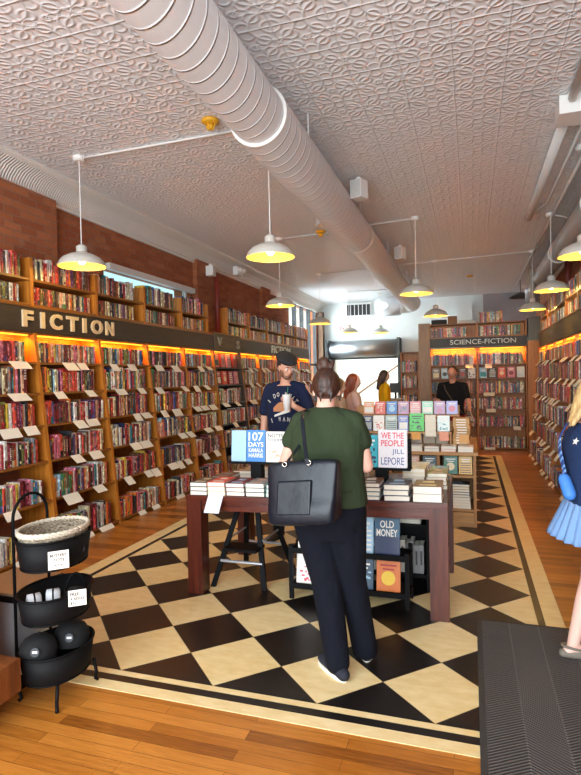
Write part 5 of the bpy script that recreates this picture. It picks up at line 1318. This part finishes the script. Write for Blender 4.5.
# pleated skirt
mb = MB(); mb.smooth = True; n = 200; rings = []
for i in range(9):
    f = i / 8; z = .90 - f * .235; 
    for j in range(n):
        a = 2 * pi * j / n; saw = abs(((j / n * 25) % 1) - .5) * 2; ex = (saw - .5) * (.004 + .022 * f)
        rx = .150 + .085 * f + ex; ry = .125 + .10 * f + ex; rings.append((rx * cos(a), ry * sin(a) - .0, z + (.008 * sin(3 * a) * f)))
fs = [(i * n + j, i * n + (j + 1) % n, (i + 1) * n + (j + 1) % n, (i + 1) * n + j) for i in range(8) for j in range(n)]
mb.add(rings, fs); o = mb.build('pleated_skirt', fabric('pale_blue_skirt', '7698c6'), girl); q = o.modifiers.new('s', 'SOLIDIFY'); q.thickness = .003
# belt bag worn across the back
r = empty('belt_bag', (O.x, O.y, 0), radians(-78), 'bright blue belt bag on striped strap slung across the navy sweatshirt', 'bag')
BB = mat('blue_nylon', '3f7fd0', .55, var=.08)
blob('pouch', [('c', (.115, -.165, .945), .036, (.07, -.175, 1.02), .034)], .008, BB, r)
mb = MB(); sg = [(.075, -.170, 1.04), (.03, -.166, 1.10), (-.03, -.160, 1.17), (-.085, -.140, 1.24), (-.115, -.09, 1.31), (-.11, -.02, 1.345), (-.09, .06, 1.33)]
for i in range(len(sg) - 1):
    A, B = V(*sg[i]), V(*sg[i + 1])
    for j in range(5):
        a, b = A.lerp(B, j / 5), A.lerp(B, (j + 1) / 5); d = (B - A).normalized(); up = V(d.z, 0, -d.x).normalized() * .020; nn = V(0, -.006, 0); mb.m = 1 if j % 2 and i < 3 else 0
        mb.add([a - up, b - up, b + up, a + up, a - up + nn, b - up + nn, b + up + nn, a + up + nn], [(3, 2, 1, 0), (4, 5, 6, 7), (0, 1, 5, 4), (2, 3, 7, 6), (1, 2, 6, 5), (3, 0, 4, 7)])
mb.build('striped_strap', [mat('strap_navy', '26488c', .7), mat('strap_light', '7fb0e8', .7)], r)
swo = [c for c in girl.children if c.name.startswith('sweatshirt')][0]
mb = MB(); pts = []
for i in range(5):
    a = 2 * pi * i / 5 + .3; pts += [(.095 + .022 * cos(a), -.3, 1.225 + .022 * sin(a)), (.095 + .010 * cos(a + pi / 5), -.3, 1.225 + .010 * sin(a + pi / 5))]
pts.append((.095, -.3, 1.225)); mb.add(pts, [(10, i, (i + 1) % 10) for i in range(10)])
bvh_dir = V(0, 1, 0)
lay_on(swo, mb, 'white_emblem', LETW, None, direction=V(0, 1, 0))
# clogs
CLG = mat('olive_clog', '6e665a', .6, var=.1)
for an, to in zip(J['ankle'], J['toe']):
    A = V(an[0], an[1], 0); B = V(to[0], to[1], 0); d = (B - A).normalized(); lat = V(-d.y, d.x, 0)
    P = [('c', A - d * .05 + V(0, 0, .02), .028, A + V(0, 0, .02), .034), ('c', A + V(0, 0, .02), .036, B + V(0, 0, .022), .040), ('c', A + d * .07 + V(0, 0, .045), .038, B + V(0, 0, .035), .038)]
    blob('clog', P, .007, CLG, girl, 3, .5, post=lambda v: V(v.x, v.y, max(v.z, .006)))
    mb = MB(); mb.smooth = True; mb.tube([A + d * (.055 - .115 * sin(k * pi / 12)) + lat * (.040 * cos(k * pi / 12)) + V(0, 0, .055 + .012 * sin(k * pi / 12)) for k in range(13)], .007, 8); mb.build('heel_strap', CLG, girl)
